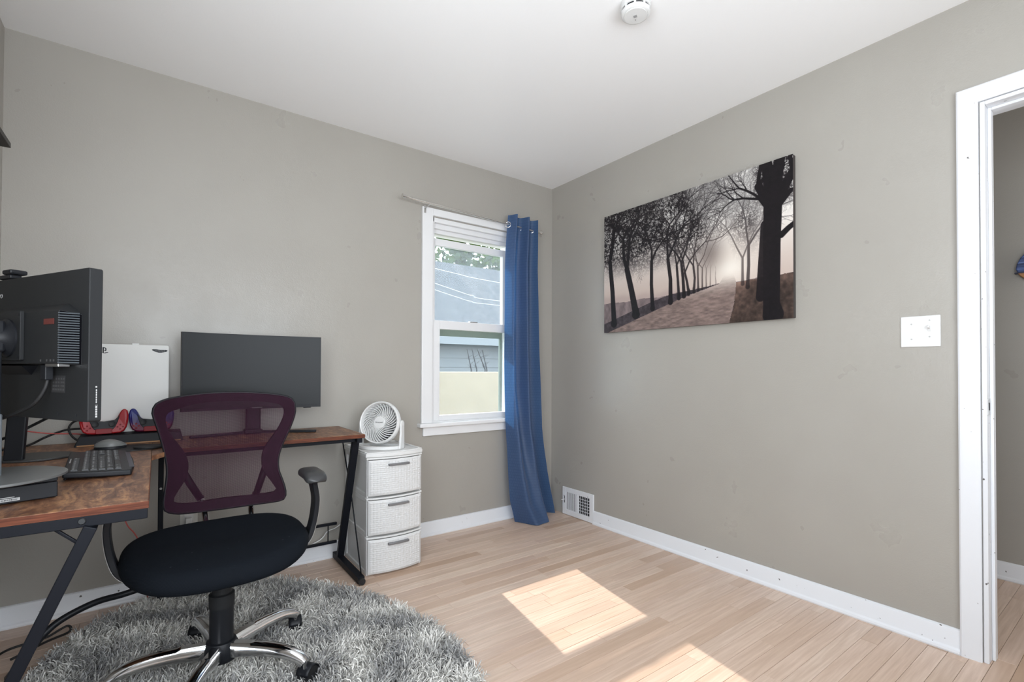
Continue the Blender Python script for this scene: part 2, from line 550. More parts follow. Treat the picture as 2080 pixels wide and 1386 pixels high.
def sash(x0, x1, z0, z1, gx0, gx1, gz0, gz1, y0, y1, gm):
    s = wpart('sash', [(x0, gx0, y0, y1, z0, z1), (gx1, x1, y0, y1, z0, z1), (gx0, gx1, y0, y1, z0, gz0), (gx0, gx1, y0, y1, gz1, z1)], WHITE, bevel=0.002)
    yc = (y0+y1)/2+0.005
    b = B().bb(gx0-0.004-WO[0], gx1+0.004-WO[0], yc, yc+0.003, gz0-0.004-WO[2], gz1+0.004-WO[2])
    g = b.build('glass_pane', gm, s)
    # texture coordinates of the film follow the window
    return s
su = sash(WX0+0.018, WX1-0.012, 1.338, 1.917, -0.966, -0.424, 1.376, 1.872, 0.05, 0.085, GLASS_U)
sl = sash(WX0+0.018, WX1-0.012, 0.722, 1.374, -0.950, -0.404, 0.757, 1.318, 0.008, 0.045, GLASS_L)
wpart('sash_lock', [(-0.72, -0.66, 0.012, 0.04, 1.374, 1.382)], STEEL, sl, bevel=0.002)
wpart('storm_frame', [(WX0+0.018, WX1-0.012, 0.112, 0.128, 1.282, 1.36), (WX1-0.034, WX1-0.012, 0.112, 0.128, 0.722, 1.282), (WX0+0.018, WX0+0.03, 0.112, 0.128, 0.722, 1.282)], GREENF)

# door_1 : the cased opening -----------------------------------------------
d1 = struct(thing('door_1', None, None, (0, DY0, 0)), 'white cased doorway into the hallway', 'door')
CP = [(0.0, 0.0), (-0.017, 0.0), (-0.0205, 0.005), (-0.021, 0.014), (-0.0165, 0.040), (-0.0175, 0.052), (-0.014, 0.060), (0.0, 0.060)]   # casing profile: depth, distance from outer edge
yo = -2.327
b = B()
def miter(fn0, fn1, parent, name):
    n = len(CP)
    b = B()
    vs = [fn0(d, w) for d, w in CP]+[fn1(d, w) for d, w in CP]
    fs = [tuple(range(n-1, -1, -1)), tuple(range(n, 2*n))]+[(i, (i+1) % n, n+(i+1) % n, n+i) for i in range(n)]
    b.add(off(vs, (0, DY0, 0)), fs)
    return b.build(name, TRIM, parent, smooth=0.5)
ye = DY1-0.062
miter(lambda d, w: (d, yo-w, 0), lambda d, w: (d, yo-w, 2.102-w), d1, 'casing')
miter(lambda d, w: (d, yo-w, 2.102-w), lambda d, w: (d, ye+w, 2.102-w), d1, 'casing')
miter(lambda d, w: (d, ye+w, 0), lambda d, w: (d, ye+w, 2.102-w), d1, 'casing')
def dpart(name, boxes, m, parent=d1, bevel=0.002):
    b = B()
    for x0, x1, y0, y1, z0, z1 in boxes:
        b.bb(x0, x1, y0-DY0, y1-DY0, z0, z1)
    return b.build(name, m, parent, bevel=bevel)
dpart('jamb', [(-0.008, 0.125, DY0, DY0-0.014, 0, DZ)], TRIM)
dpart('jamb', [(-0.008, 0.125, DY1, DY1+0.014, 0, DZ)], TRIM)
dpart('jamb', [(-0.008, 0.125, DY0-0.014, DY1+0.014, DZ-0.014, DZ)], TRIM)
dpart('door_stop', [(0.035, 0.07, DY0-0.014, DY0-0.024, 0, DZ-0.014), (0.035, 0.07, DY1+0.014, DY1+0.024, 0, DZ-0.014), (0.035, 0.07, DY0-0.024, DY1+0.024, DZ-0.014, DZ-0.024)], TRIM)
sp = dpart('strike_plate', [(-0.007, 0.030, DY0-0.014, DY0-0.0165, 0.895, 0.955)], STEEL)
dpart('latch_hole', [(0.004, 0.020, DY0-0.0162, DY0-0.0170, 0.912, 0.940)], BLACK, sp, 0)
for yy in (-2.45,):
    dpart('hinge_screw', [(0.012, 0.02, yy, yy-0.008, DZ-0.0155, DZ-0.014)], STEEL)

# ================================================================== things on the walls and ceiling
# canvas print ---------------------------------------------------------
def paint():
    Wd, Hh = 440, 284
    U, V = np.meshgrid((np.arange(Wd)+0.5)/Wd, (np.arange(Hh)+0.5)/Hh)
    r = np.random.default_rng(4)
    def smooth_noise(nx, ny, seed):
        g = np.random.default_rng(seed).random((ny+2, nx+2))
        x = U*nx; y = V*ny
        i = x.astype(int); j = y.astype(int); fx = x-i; fy = y-j
        fx = fx*fx*(3-2*fx); fy = fy*fy*(3-2*fy)
        return (g[j, i]*(1-fx)+g[j, i+1]*fx)*(1-fy)+(g[j+1, i]*(1-fx)+g[j+1, i+1]*fx)*fy
    def fbm(nx, ny, seed, o=4):
        s = 0; a = 0.5
        for k in range(o):
            s = s+a*smooth_noise(nx*2**k, ny*2**k, seed+k); a *= 0.5
        return s
    def sm(a, b, x):
        t = np.clip((x-a)/(b-a), 0, 1); return t*t*(3-2*t)
    img = np.zeros((Hh, Wd, 3))
    top = np.array((232, 229, 223)); low = np.array((186, 168, 158))
    k = sm(0.2, 0.85, V)[..., None]
    img[:] = low*(1-k)+top*k
    glow = np.exp(-(((U-0.735)/0.13)**2+((V-0.40)/0.22)**2))[..., None]
    img[:] = img*(1-0.75*glow)+np.array((232, 222, 210))*0.75*glow
    # misty field and ridge
    hor = 0.245+0.03*np.clip((U-0.4)/0.3, 0, 1)
    far = sm(0.36, 0.30, V+0.06*fbm(14, 3, 30)+0.10*(U-0.1))*(U < 0.62)
    img[:] = img*(1-0.35*far[..., None])+np.array((150, 130, 128))*0.35*far[..., None]
    fld = (V < hor+0.004*np.sin(U*30))[..., None]
    fcol = np.array((118, 104, 104))*(0.75+0.5*fbm(50, 20, 3))[..., None]
    img = np.where(fld, fcol, img)
    # dark verge under the left trees
    re_l = np.interp(V, [0.0, 0.015, 0.217, 0.274, 0.38], [0.03, 0.062, 0.509, 0.687, 0.738])
    re_r = np.interp(V, [0.0, 0.132, 0.266, 0.38], [0.734, 0.757, 0.767, 0.744])
    # right bank
    bank = (V < 0.262+0.01*(U-0.77)*4+0.012*fbm(30, 4, 13)) & (U > re_r-0.004+0.008*fbm(8, 40, 14))
    bcol = np.array((92, 74, 66))*(0.35+0.65*fbm(60, 40, 9)+0.5*np.clip(V/0.27, 0, 1)*sm(0.85, 0.76, U)+0.35*sm(0.2, 0.27, V))[..., None]
    img = np.where(bank[..., None], bcol, img)
    verge = (U < re_l) & (U > re_l-0.20+0.1*V) & (V < hor)
    vcol = np.array((66, 58, 62))*(0.6+0.7*fbm(70, 50, 15))[..., None]
    img = np.where(verge[..., None], vcol, img)
    road = (U > re_l) & (U < re_r) & (V < 0.38)
    rc = np.array((128, 110, 104))*(0.70+0.55*fbm(40, 90, 21))[..., None]
    hz = (sm(0.16, 0.36, V)**1.3)[..., None]
    rc = rc*(1-hz)+np.array((226, 214, 202))*hz
    img = np.where(road[..., None], rc, img)
    g2 = np.exp(-(((U-0.735)/0.06)**2+((V-0.37)/0.06)**2))[..., None]
    img = img*(1-0.85*g2)+np.array((236, 228, 217))*0.85*g2
    dark = np.zeros((Hh, Wd)); tint = np.zeros((Hh, Wd))
    asp = Wd/Hh
    def seg(x0, y0, x1, y1, w0, w1, alpha):
        # capsule in picture units (height = 1), drawn into the darkness mask
        m = max(w0, w1)+0.006
        i0 = max(int((min(x0, x1)-m)/asp*Wd), 0); i1 = min(int((max(x0, x1)+m)/asp*Wd)+2, Wd)
        j0 = max(int((min(y0, y1)-m)*Hh), 0); j1 = min(int((max(y0, y1)+m)*Hh)+2, Hh)
        if i0 >= i1 or j0 >= j1: return
        X = (np.arange(i0, i1)+0.5)/Wd*asp; Y = (np.arange(j0, j1)+0.5)/Hh
        X, Y = np.meshgrid(X, Y)
        dx, dy = x1-x0, y1-y0; L2 = dx*dx+dy*dy+1e-9
        t = np.clip(((X-x0)*dx+(Y-y0)*dy)/L2, 0, 1)
        d = np.hypot(X-x0-t*dx, Y-y0-t*dy); w = w0+(w1-w0)*t
        c = np.clip((w-d)/0.0035+0.5, 0, 1)*alpha
        dark[j0:j1, i0:i1] = np.maximum(dark[j0:j1, i0:i1], c)
    def branch(x, y, a, L, w, n, alpha):
        px, py = x, y; aa = a
        steps = 3
        for s_ in range(steps):
            aa += r.normal(0, 0.16)
            nx, ny = px+math.cos(aa)*L/steps, py+math.sin(aa)*L/steps
            seg(px, py, nx, ny, w*(1-s_/steps*0.35), w*(1-(s_+1)/steps*0.35), alpha)
            if n > 0 and s_ > 0 and r.random() < 0.75:
                branch(nx, ny, aa+r.choice((-1, 1))*r.uniform(0.4, 0.95), L*r.uniform(0.45, 0.7), w*0.5, n-1, alpha*0.97)
            px, py = nx, ny
        if n > 0:
            for k_ in range(2):
                branch(px, py, aa+(-1)**k_*r.uniform(0.2, 0.6), L*r.uniform(0.6, 0.8), w*0.6, n-1, alpha*0.97)
    def tree(u, v, lean, h, w, spread, n, alpha, forks=2):
        x, y = u*asp, v
        seg(x, y-0.01, x, y+0.02, w*1.25, w, alpha)
        x1, y1 = x+lean*asp, v+h
        xm, ym = (x+x1)/2+r.normal(0, 0.006), (y+y1)/2
        seg(x, y, xm, ym, w, w*0.85, alpha); seg(xm, ym, x1, y1, w*0.85, w*0.8, alpha)
        for k_ in range(forks):
            a = PI/2+(k_-(forks-1)/2)*spread+r.normal(0, 0.1)
            branch(x1, y1, a, 0.26, w*0.6, n, alpha)
    # (u, v, lean, trunk height, half width, spread, depth, darkness) : the left row
    for a in ((0.672, 0.283, 0, 0.1, 0.004, 0.6, 3, 0.35), (0.645, 0.278, 0, 0.11, 0.0045, 0.6, 3, 0.42), (0.625, 0.272, 0, 0.12, 0.005, 0.6, 3, 0.5), (0.605, 0.265, 0, 0.14, 0.006, 0.6, 4, 0.68),
              (0.584, 0.26, -0.002, 0.16, 0.008, 0.6, 5, 0.76), (0.562, 0.254, -0.003, 0.18, 0.010, 0.6, 5, 0.84), (0.534, 0.244, -0.02, 0.15, 0.011, 0.6, 5, 0.88), (0.509, 0.233, -0.014, 0.24, 0.014, 0.6, 5, 0.9),
              (0.481, 0.222, -0.012, 0.24, 0.012, 0.6, 4, 0.88), (0.434, 0.203, -0.015, 0.32, 0.018, 0.7, 5, 0.93), (0.328, 0.171, -0.006, 0.36, 0.018, 0.6, 5, 0.95), (0.222, 0.14, -0.06, 0.37, 0.032, 0.75, 5, 0.97), (0.072, 0.082, -0.03, 0.52, 0.027, 0.5, 5, 0.98),
              (0.795, 0.26, 0.0, 0.16, 0.010, 0.8, 5, 0.6), (0.817, 0.236, 0.004, 0.26, 0.012, 0.8, 5, 0.72)):
        tree(*a)
    # twiggy crowns: ridged noise reads as fine branches
    def ridge(nx, ny, seed, w):
        n = fbm(nx, ny, seed, 3)/0.875
        return np.exp(-((n-0.5)/w)**2)
    tw = np.maximum(np.maximum(0.85*ridge(36, 22, 40, 0.035), 0.95*ridge(60, 40, 50, 0.05)), 0.9*ridge(110, 70, 60, 0.07))
    clump = np.clip(fbm(16, 10, 70)*1.9-0.35+0.35*sm(0.5, 0.1, U)*sm(0.6, 0.85, V), 0, 1)
    edge = 0.03*(fbm(10, 8, 77)-0.5)
    dens = sm(0.44, 0.70, V+edge*3+0.04)*sm(0.70, 0.60, U+0.34*np.clip(V-0.66, 0, 1)+edge)
    dens = np.maximum(dens, 0.8*np.exp(-(((U-0.81)/0.075)**2+((V-0.68)/0.16)**2)))
    dens = np.maximum(dens, 1.0*sm(0.79, 0.88, U+edge)*sm(0.62, 0.84, V))
    dark = np.maximum(dark, dens*np.clip(tw*(0.72+0.7*clump)+0.46*clump, 0, 0.97))
    # the tunnel of mist between the rows
    tun = np.exp(-(((U-0.64)/0.07)**2+((V-0.50)/0.13)**2))
    dark = np.maximum(dark, 0.50*tun)
    # big dark tree at the right
    A = asp
    seg(0.871*A, 0.15, 0.889*A, 0.61, 0.030, 0.026, 0.95)
    seg(0.921*A, 0.035, 0.915*A, 0.10, 0.066, 0.052, 1); seg(0.915*A, 0.10, 0.916*A, 0.47, 0.052, 0.056, 1); seg(0.916*A, 0.47, 0.922*A, 0.74, 0.056, 0.058, 1)
    for (x1, y1, w) in ((0.863, 0.865, 0.026), (0.893, 1.04, 0.034), (0.951, 1.02, 0.034), (1.0, 0.90, 0.026), (0.99, 0.78, 0.016), (0.872, 0.78, 0.016)):
        seg(0.922*A, 0.70, x1*A, y1, 0.04, w, 1)
        for k_ in range(2):
            branch(x1*A, y1, math.atan2(y1-0.70, (x1-0.922)*A)+r.normal(0, 0.5), 0.18, w*0.6, 4, 1)
    branch(0.955*A, 0.52, 0.7, 0.16, 0.02, 4, 1)
    ink = np.array((20, 16, 19))*(0.8+0.5*fbm(90, 60, 90))[..., None]
    warm = np.array((96, 76, 68))
    haze = np.exp(-(((U-0.70)/0.12)**2+((V-0.42)/0.2)**2))[..., None]
    ink = ink*(1-0.6*haze)+warm*0.6*haze
    img = img*(1-dark[..., None])+ink*dark[..., None]
    c = np.clip(img/255, 0, 1)
    c = np.where(c <= 0.04045, c/12.92, ((c+0.055)/1.055)**2.4)
    return c, Wd, Hh
def canvas():
    t = thing('canvas_print', 'frameless canvas print of a misty road lined with bare trees', 'wall art', (0, -1.161, 1.302))
    W_, H_, D_ = 1.188, 0.772, 0.03
    B().bb(-D_, -0.002, -W_/2+0.001, W_/2-0.001, 0.001, H_-0.001).build('stretcher_frame', mat('canvas_edge', (0.055, 0.045, 0.042), 0.7), t, bevel=0.003)
    c, nx, ny = paint()
    me = bpy.data.meshes.new('printed_face')
    ys = W_/2-np.arange(nx+1)/nx*W_; zs = np.arange(ny+1)/ny*H_
    Y, Z = np.meshgrid(ys, zs)
    co = np.stack([np.full(Y.size, -D_-0.0006), Y.ravel(), Z.ravel()], 1)
    idx = np.arange((nx+1)*(ny+1)).reshape(ny+1, nx+1)
    q = np.stack([idx[:-1, :-1], idx[:-1, 1:], idx[1:, 1:], idx[1:, :-1]], -1).reshape(-1, 4)
    me.from_pydata(co.tolist(), [], q.tolist())
    at = me.color_attributes.new('print', 'FLOAT_COLOR', 'CORNER')
    col = np.ones((nx*ny, 4, 4)); col[:, :, :3] = c.reshape(-1, 1, 3)
    at.data.foreach_set('color', col.ravel())
    n = NT('printed_canvas')
    a = n.n('VertexColor', layer_name='print')
    n.P(Base_Color=a.outputs[0], Roughness=0.5, Specular_IOR_Level=0.22)
    n.bump(n.noise(n.vec(), 500, 1), 0.1, 0.0004)
    me.materials.append(n.m)
    link('printed_face', me, t)
canvas()

# light switch -------------------------------------------------------
t = thing('light_switch', 'white two-gang switch plate with one toggle beside the doorway', 'switch', (0, -2.214, 1.2105))
B().bb(-0.006, 0, -0.062, 0.062, -0.061, 0.061).build('cover_plate', PLASTW, t, bevel=0.003, seg=3)
B().bb(-0.0085, -0.006, -0.034, -0.024, 0.0, 0.024).build('toggle_collar', PLASTW, t, bevel=0.0008)
b = B(); b.box((-0.013, -0.029, 0.014), (0.016, 0.007, 0.009), Euler((0, 0.5, 0)).to_matrix()); b.build('toggle', PLASTW, t, bevel=0.001)
sm_ = B().lathe([(0, 0.0012), (0.0025, 0.001), (0.003, 0)], 10, Matrix.Rotation(-PI/2, 4, 'Y')).mesh('screw', mat('screw_grey', (0.45, 0.45, 0.44), 0.4))
for yy, zz in ((0.027, 0.03), (0.027, -0.03), (-0.029, 0.042), (-0.029, -0.022)):
    o = link('screw', sm_, t); o.location = (-0.006, yy, zz)

# smoke detector --------------------------------------------------------
t = thing('smoke_detector', 'round white smoke detector on the ceiling', 'smoke detector', (-0.985, -1.612, H))
B().lathe([(0.056, 0), (0.056, -0.023), (0.053, -0.025)], 40).build('base', PLASTW, t, smooth=0.5)
B().lathe([(0.049, -0.023), (0.049, -0.034)], 40).build('vent_gap', BLACK, t, smooth=0.5)
b = B()
b.lathe([(0.051, -0.0325), (0.0535, -0.0335), (0.0535, -0.040), (0.050, -0.0455), (0.045, -0.0475), (0.043, -0.0465), (0.0415, -0.049), (0.0, -0.0505)], 40)
b.build('cover', PLASTW, t, smooth=0.6)
rib = B().bb(0.045, 0.0525, -0.004, 0.004, -0.034, -0.023).mesh('vent_rib', PLASTW)
for k in range(9):
    o = link('vent_rib', rib, t); o.rotation_euler = (0, 0, k*2*PI/9+0.3)
b = B(); b.box((-0.002, 0.0, -0.0503), (0.013, 0.013, 0.002), Matrix.Rotation(0.55, 3, 'Z')); b.build('test_button', mat('button_grey', (0.32, 0.32, 0.32), 0.5), t, bevel=0.0006)
B().cyl((0.014, 0.012, -0.0495), (0.014, 0.012, -0.051), 0.0016, 8).build('indicator', DKGREY, t)

# floor register ---------------------------------------------------------
t = thing('wall_register', 'white metal air register low on the wall beside the curtain', 'vent', (0, -0.294, 0))
b = B()
b.bb(-0.012, 0, -0.156, -0.118, 0.002, 0.199).bb(-0.012, 0, 0.118, 0.156, 0.002, 0.199).bb(-0.012, 0, -0.118, 0.118, 0.002, 0.04).bb(-0.012, 0, -0.118, 0.118, 0.165, 0.199).bb(-0.012, 0, -0.012, 0.012, 0.04, 0.165)
b.build('frame', TRIM, t, bevel=0.003)
B().bb(-0.003, -0.001, -0.118, 0.118, 0.04, 0.165).build('duct', BLACK, t)
lv = B(); lv.box((0, 0, 0.1025), (0.016, 0.0028, 0.125), Matrix.Rotation(0.95, 3, 'Z')); lm = lv.mesh('louver', TRIM)
for k in range(10):
    o = link('louver', lm, t); o.location = (-0.009, 0.018+k*0.0107, 0)
vm = B().bb(-0.001, 0.001, -0.0012, 0.0012, 0.04, 0.165).mesh('grille_bar', TRIM)
for k in range(5):
    o = link('grille_bar', vm, t); o.location = (-0.009, -0.012-(k+1)*0.0177, 0)
hm = B().bb(-0.001, 0.001, -0.053, 0.053, -0.0012, 0.0012).mesh('grille_bar', TRIM)
for k in range(5):
    o = link('grille_bar', hm, t); o.location = (-0.0075, -0.065, 0.04+(k+1)*0.0208)
B().tube([(-0.012, 0.132, 0.11), (-0.024, 0.134, 0.108), (-0.03, 0.146, 0.105)], 0.0028, 8).build('damper_lever', TRIM, t, smooth=0.8)
B().bb(-0.0126, -0.0118, 0.129, 0.135, 0.085, 0.135).build('lever_slot', BLACK, t)

# curtain rod -------------------------------------------------------------
RODM = mat('satin_nickel', (0.72, 0.71, 0.68), 0.25, 1.0)
rz = lambda x: 2.094-(x+1.245)*0.035
t = thing('curtain_rod', 'thin satin nickel curtain rod with flared ends above the window', 'curtain rod', (-0.71, -0.08, 2.075))
RO = (-0.71, -0.08, 2.075)
b = B().tube(off([(-1.245, -0.08, rz(-1.245)), (-0.18, -0.08, rz(-0.18))], RO), 0.0062, 14); b.build('rod', RODM, t, smooth=0.6)
b = B().tube(off([(-1.19, -0.08, rz(-1.19)), (-0.98, -0.08, rz(-0.98))], RO), 0.0075, 14); b.build('outer_sleeve', RODM, t, smooth=0.6)
for x, s in ((-1.245, -1), (-0.18, 1)):
    M = Matrix.Translation(Vector(off([(x, -0.08, rz(x))], RO)[0])) @ Matrix.Rotation(s*PI/2, 4, 'Y')
    B().lathe([(0.0075, -0.035), (0.0085, -0.02), (0.011, -0.005), (0.016, 0.006), (0.0165, 0.009), (0.013, 0.010), (0, 0.010)], 20, M).build('finial', RODM, t, smooth=0.7)
for x in (-1.075, -0.31):
    z = rz(x)
    b = B(); b.tube(off([(x, -0.021, z-0.012), (x, -0.055, z-0.012), (x, -0.08, z-0.0085)], RO), 0.004, 8)
    br = b.build('bracket', STEEL, t, smooth=0.7)
    b = B(); b.bb(x-0.007-RO[0], x+0.007-RO[0], -0.024-RO[1], -0.021-RO[1], z-0.045-RO[2], z+0.004-RO[2]); b.build('bracket_plate', STEEL, br, bevel=0.001)

# curtain --------------------------------------------------------------------
def m_curtain():
    t = NT('blue_curtain_cloth')
    t.t.nodes.remove(t.p)
    uv = t.n('UVMap').outputs[0]
    mp = t.n('Mapping'); t.set(mp.inputs['Vector'], uv); mp.inputs['Scale'].default_value = (44, 110, 1)
    br = t.n('TexBrick'); t.set(br.inputs['Vector'], mp.outputs[0])
    br.inputs['Scale'].default_value = 1.0; br.inputs['Mortar Size'].default_value = 0.10; br.inputs['Brick Width'].default_value = 1.0; br.inputs['Row Height'].default_value = 1.0
    br.inputs['Color1'].default_value = (0.050, 0.096, 0.195, 1); br.inputs['Color2'].default_value = (0.045, 0.087, 0.178, 1); br.inputs['Mortar'].default_value = (0.034, 0.066, 0.138, 1)
    p = t.n('BsdfPrincipled'); t.set(p.inputs['Base Color'], br.outputs[0])
    p.inputs['Roughness'].default_value = 0.52; p.inputs['Sheen Weight'].default_value = 0.15
    tl = t.n('BsdfTranslucent'); tl.inputs[0].default_value = (0.05, 0.28, 0.75, 1)
    m = t.n('MixShader'); m.inputs[0].default_value = 0.22
    t.t.links.new(p.outputs[0], m.inputs[1]); t.t.links.new(tl.outputs[0], m.inputs[2]); t.t.links.new(m.outputs[0], t.out.inputs[0])
    bp = t.n('Bump'); bp.inputs['Strength'].default_value = 0.3; bp.inputs['Distance'].default_value = 0.001
    t.set(bp.inputs['Height'], br.outputs['Fac']); bp.invert = True
    t.t.links.new(bp.outputs[0], p.inputs['Normal'])
    return t.m
CT = m_curtain()
CO = (-0.36, -0.09, 0)
t = thing('curtain', 'long blue grommet curtain gathered at the right of the window', 'curtain', CO)
def curtain_pt(s, v):
    # s across the cloth (0 = window side), v down (0 = top)
    z = 2.125*(1-v)+0.004
    k = v
    drop = max(0.0, (v-0.55)/0.45)
    xl = np.interp(v, [0, 0.1, 0.45, 0.8, 0.93, 1], [-0.478, -0.487, -0.490, -0.480, -0.470, -0.430])
    xr = np.interp(v, [0, 0.1, 0.45, 0.7, 0.85, 0.95, 1], [-0.240, -0.232, -0.215, -0.190, -0.140, -0.085, -0.062])
    ph = 2*PI*(2.25*s)
    amp = 0.033+0.012*v
    # front bulge of the window-side folds towards the room at the bottom, rear part hangs back against the wall
    yb = -0.085 - drop**1.4*0.175*math.exp(-((s-0.36)/0.30)**2) + drop*0.01*(s > 0.7)
    yy = yb + amp*math.cos(ph+0.4+0.5*math.sin(v*2.2))*(1-0.25*drop)
    w = s + 0.030*math.sin(ph*1.0+1.0)*(1-0.4*v) + drop*0.12*math.sin(PI*s)*(0.5-s)
    x = xl+(xr-xl)*w
    # soft creases
    x += 0.004*math.sin(9*v+7*s)*k
    yy += 0.007*math.sin(13*v+11*s)*drop + 0.004*math.sin(31*v*(1+0.2*s)+5*s)*drop
    if v > 0.94: yy -= (v-0.94)*0.25*math.exp(-((s-0.4)/0.3)**2)
    yy -= 0.024*max(0.0, 1-v*6)
    yy = min(yy, -0.026)
    return (x-CO[0], yy-CO[1], z)
nu, nv = 84, 90
b = B().grid(curtain_pt, nu, nv)
me = b.mesh('cloth', CT, smooth=3)
uvl = me.uv_layers.new(name='UVMap')
for p in me.polygons:
    for li in p.loop_indices:
        vi = me.loops[li].vertex_index
        uvl.data[li].uv = ((vi % nu)/(nu-1), 1-(vi//nu)/(nv-1))
cl = link('cloth', me, t)
gm = B().tube([(0.019*math.cos(a), 0.0, 0.019*math.sin(a)) for a in np.linspace(0, 2*PI, 24, endpoint=False)], 0.0032, 8, closed=True).mesh('grommet', CHROME, smooth=3)
for s_ in (0.012, 0.30, 0.46, 0.73, 0.90):
    p = Vector(curtain_pt(s_, 0.022)); q = Vector(curtain_pt(s_+0.01, 0.022))
    o = link('grommet', gm, t); o.location = (p.x, p.y+(0.0 if s_ < 0.1 else 0.006), 2.064)
    o.rotation_euler = (0, 0, math.atan2(q.y-p.y, q.x-p.x))

# outlet behind the chair --------------------------------------------------------
t = thing('wall_outlet', 'pale wall outlet with a white plug behind the chair', 'outlet', (-2.298, 0, 0.32))
B().bb(-0.036, 0.036, -0.006, 0, -0.058, 0.058).build('cover_plate', mat('ivory_plastic', (0.62, 0.61, 0.57), 0.4), t, bevel=0.003)
B().bb(-0.018, 0.018, -0.008, -0.006, 0.004, 0.036).build('socket', PLASTW, t, bevel=0.002)
B().bb(-0.018, 0.018, -0.008, -0.006, -0.036, -0.004).build('socket', PLASTW, t, bevel=0.002)
B().bb(-0.014, 0.012, -0.040, -0.0085, -0.028, 0.024).build('plug', PLASTW, t, bevel=0.004)
B().bb(-0.034, -0.016, -0.034, -0.0085, -0.032, -0.010).build('adapter', DKGREY, t, bevel=0.003)
o = B().tube(spline([(-2.298, -0.041, 0.322), (-2.290, -0.05, 0.30), (-2.284, -0.045, 0.25), (-2.27, -0.035, 0.16), (-2.2, -0.032, 0.10), (-1.95, -0.028, 0.060), (-1.72, -0.035, 0.11), (-1.66, -0.03, 0.155), (-1.616, -0.03, 0.167), (-1.57, -0.022, 0.19)]), 0.0032, 8).build('power_cord', PLASTW, smooth=3)
tag(o, 'thin white power cord running along the wall behind the desk', 'cord')

# wall shelf at the left edge -----------------------------------------------
t = thing('wall_shelf', 'dark wall shelf corner at the top left picture edge', 'shelf', (XL, -1.25, 1.6))
B().bb(0.002, XL*-1-2.765, -0.7, 0.371, 0.069, 0.083).build('shelf_board', mat('dark_shelf_board', (0.022, 0.020, 0.018), 0.55), t, bevel=0.001)
br = B(); br.bb(0.001, 0.02, -0.4, -0.38, -0.06, 0.069).bb(0.02, 0.15, -0.4, -0.38, 0.05, 0.069); br.build('bracket', FRAME, t)

# hanging in the hall --------------------------------------------------------
t = thing('wall_hanging', 'rounded blue and tan painted wooden piece on the hallway wall', 'wall art', (XH, -2.455, 1.515))
n = NT('painted_blue_wood')
v = n.vec((1, 2, 24))
n.P(Base_Color=n.ramp(n.noise(v, 3, 4), [(0.35, (0.016, 0.03, 0.085)), (0.55, (0.05, 0.085, 0.24)), (0.7, (0.16, 0.24, 0.47))]), Roughness=0.5)
prof = [(0.105, 0.03), (0.112, 0.05), (0.108, 0.075), (0.095, 0.105), (0.075, 0.13), (0.045, 0.147), (0, 0.153)]
poly = prof+[(-a, b_) for a, b_ in prof[-2::-1]]
B().prism(poly, -0.03, -0.006, lambda a, z, tt: (tt, a, z)).build('blue_panel', n.m, t, bevel=0.004)
prof = [(0.107, 0.030), (0.095, 0.012), (0.075, -0.006), (0.04, -0.02), (0, -0.024)]
poly = prof+[(-a, b_) for a, b_ in prof[-2::-1]]
B().prism(poly[::-1], -0.03, -0.006, lambda a, z, tt: (tt, a, z)).build('tan_panel', mat('tan_wood', (0.42, 0.20, 0.075), 0.5, vary=(20, (0.30, 0.13, 0.05))), t, bevel=0.003)
B().bb(-0.032, -0.004, -0.116, 0.116, 0.027, 0.033).build('divider', mat('navy_strip', (0.02, 0.025, 0.06), 0.5), t)
B().bb(-0.006, 0.0, -0.05, 0.05, 0.02, 0.11).build('backing', DKGREY, t)

# ================================================================== outside the window
gr = B().bb(-6, 14, 0.2, 20, -0.6, -0.5).build('ground', mat('lawn', (0.10, 0.16, 0.05), 0.9, vary=(6, (0.16, 0.15, 0.07))))
struct(gr, 'grass outside the window', 'ground')
SID = mat('pale_siding', (0.23, 0.245, 0.26), 0.7, vary=(3, (0.21, 0.23, 0.25)))
t = thing('neighbour_garage', 'pale sided outbuilding with grey roof seen through the window', 'building', (2.5, 4.5, -0.5))
nb = 13
sd = B(); sd.add([(-4, -0.012, 0), (4, -0.012, 0), (4, 0.0, 0.16), (-4, 0.0, 0.16), (-4, 0.02, 0), (4, 0.02, 0), (4, 0.02, 0.16), (-4, 0.02, 0.16)], [(0, 1, 2, 3), (4, 7, 6, 5), (0, 4, 5, 1), (3, 2, 6, 7), (0, 3, 7, 4), (1, 5, 6, 2)])
sdm = sd.mesh('siding_board', SID)
for k in range(nb):
    o = link('siding_board', sdm, t); o.location = (0, 0, k*0.16)
B().bb(-4, 4, 0.03, 2.4, 0, 2.08).build('wall', SID, t)
B().bb(-4.3, 4.3, -0.30, -0.27, 1.98, 2.16).build('fascia', mat('white_fascia', (0.25, 0.27, 0.29), 0.5), t)
rf = mat('grey_shingles', (0.037, 0.042, 0.049), 0.85, vary=(9, (0.06, 0.067, 0.073)))
o = B().bb(-2.0, 6.0, 2.4, 2.55, -0.5, 1.03).build('garden_wall', mat('cream_stucco', (0.36, 0.30, 0.225), 0.8, vary=(5, (0.33, 0.275, 0.205)), bump=(40, 0.3)), bevel=0.01)
tag(o, 'low cream garden wall just outside the window', 'wall')
b = B(); b.add([(-4.3, -0.31, 2.14), (4.3, -0.31, 2.14), (4.3, 2.5, 3.95), (-4.3, 2.5, 3.95), (-4.3, -0.31, 2.20), (4.3, -0.31, 2.20), (4.3, 2.5, 4.01), (-4.3, 2.5, 4.01)], [(0, 3, 2, 1), (4, 5, 6, 7), (0, 1, 5, 4), (1, 2, 6, 5), (2, 3, 7, 6), (3, 0, 4, 7)])
b.build('roof', rf, t)
LEAF = NT('green_leaf')
rp = LEAF.n('NewGeometry').outputs['Random Per Island']
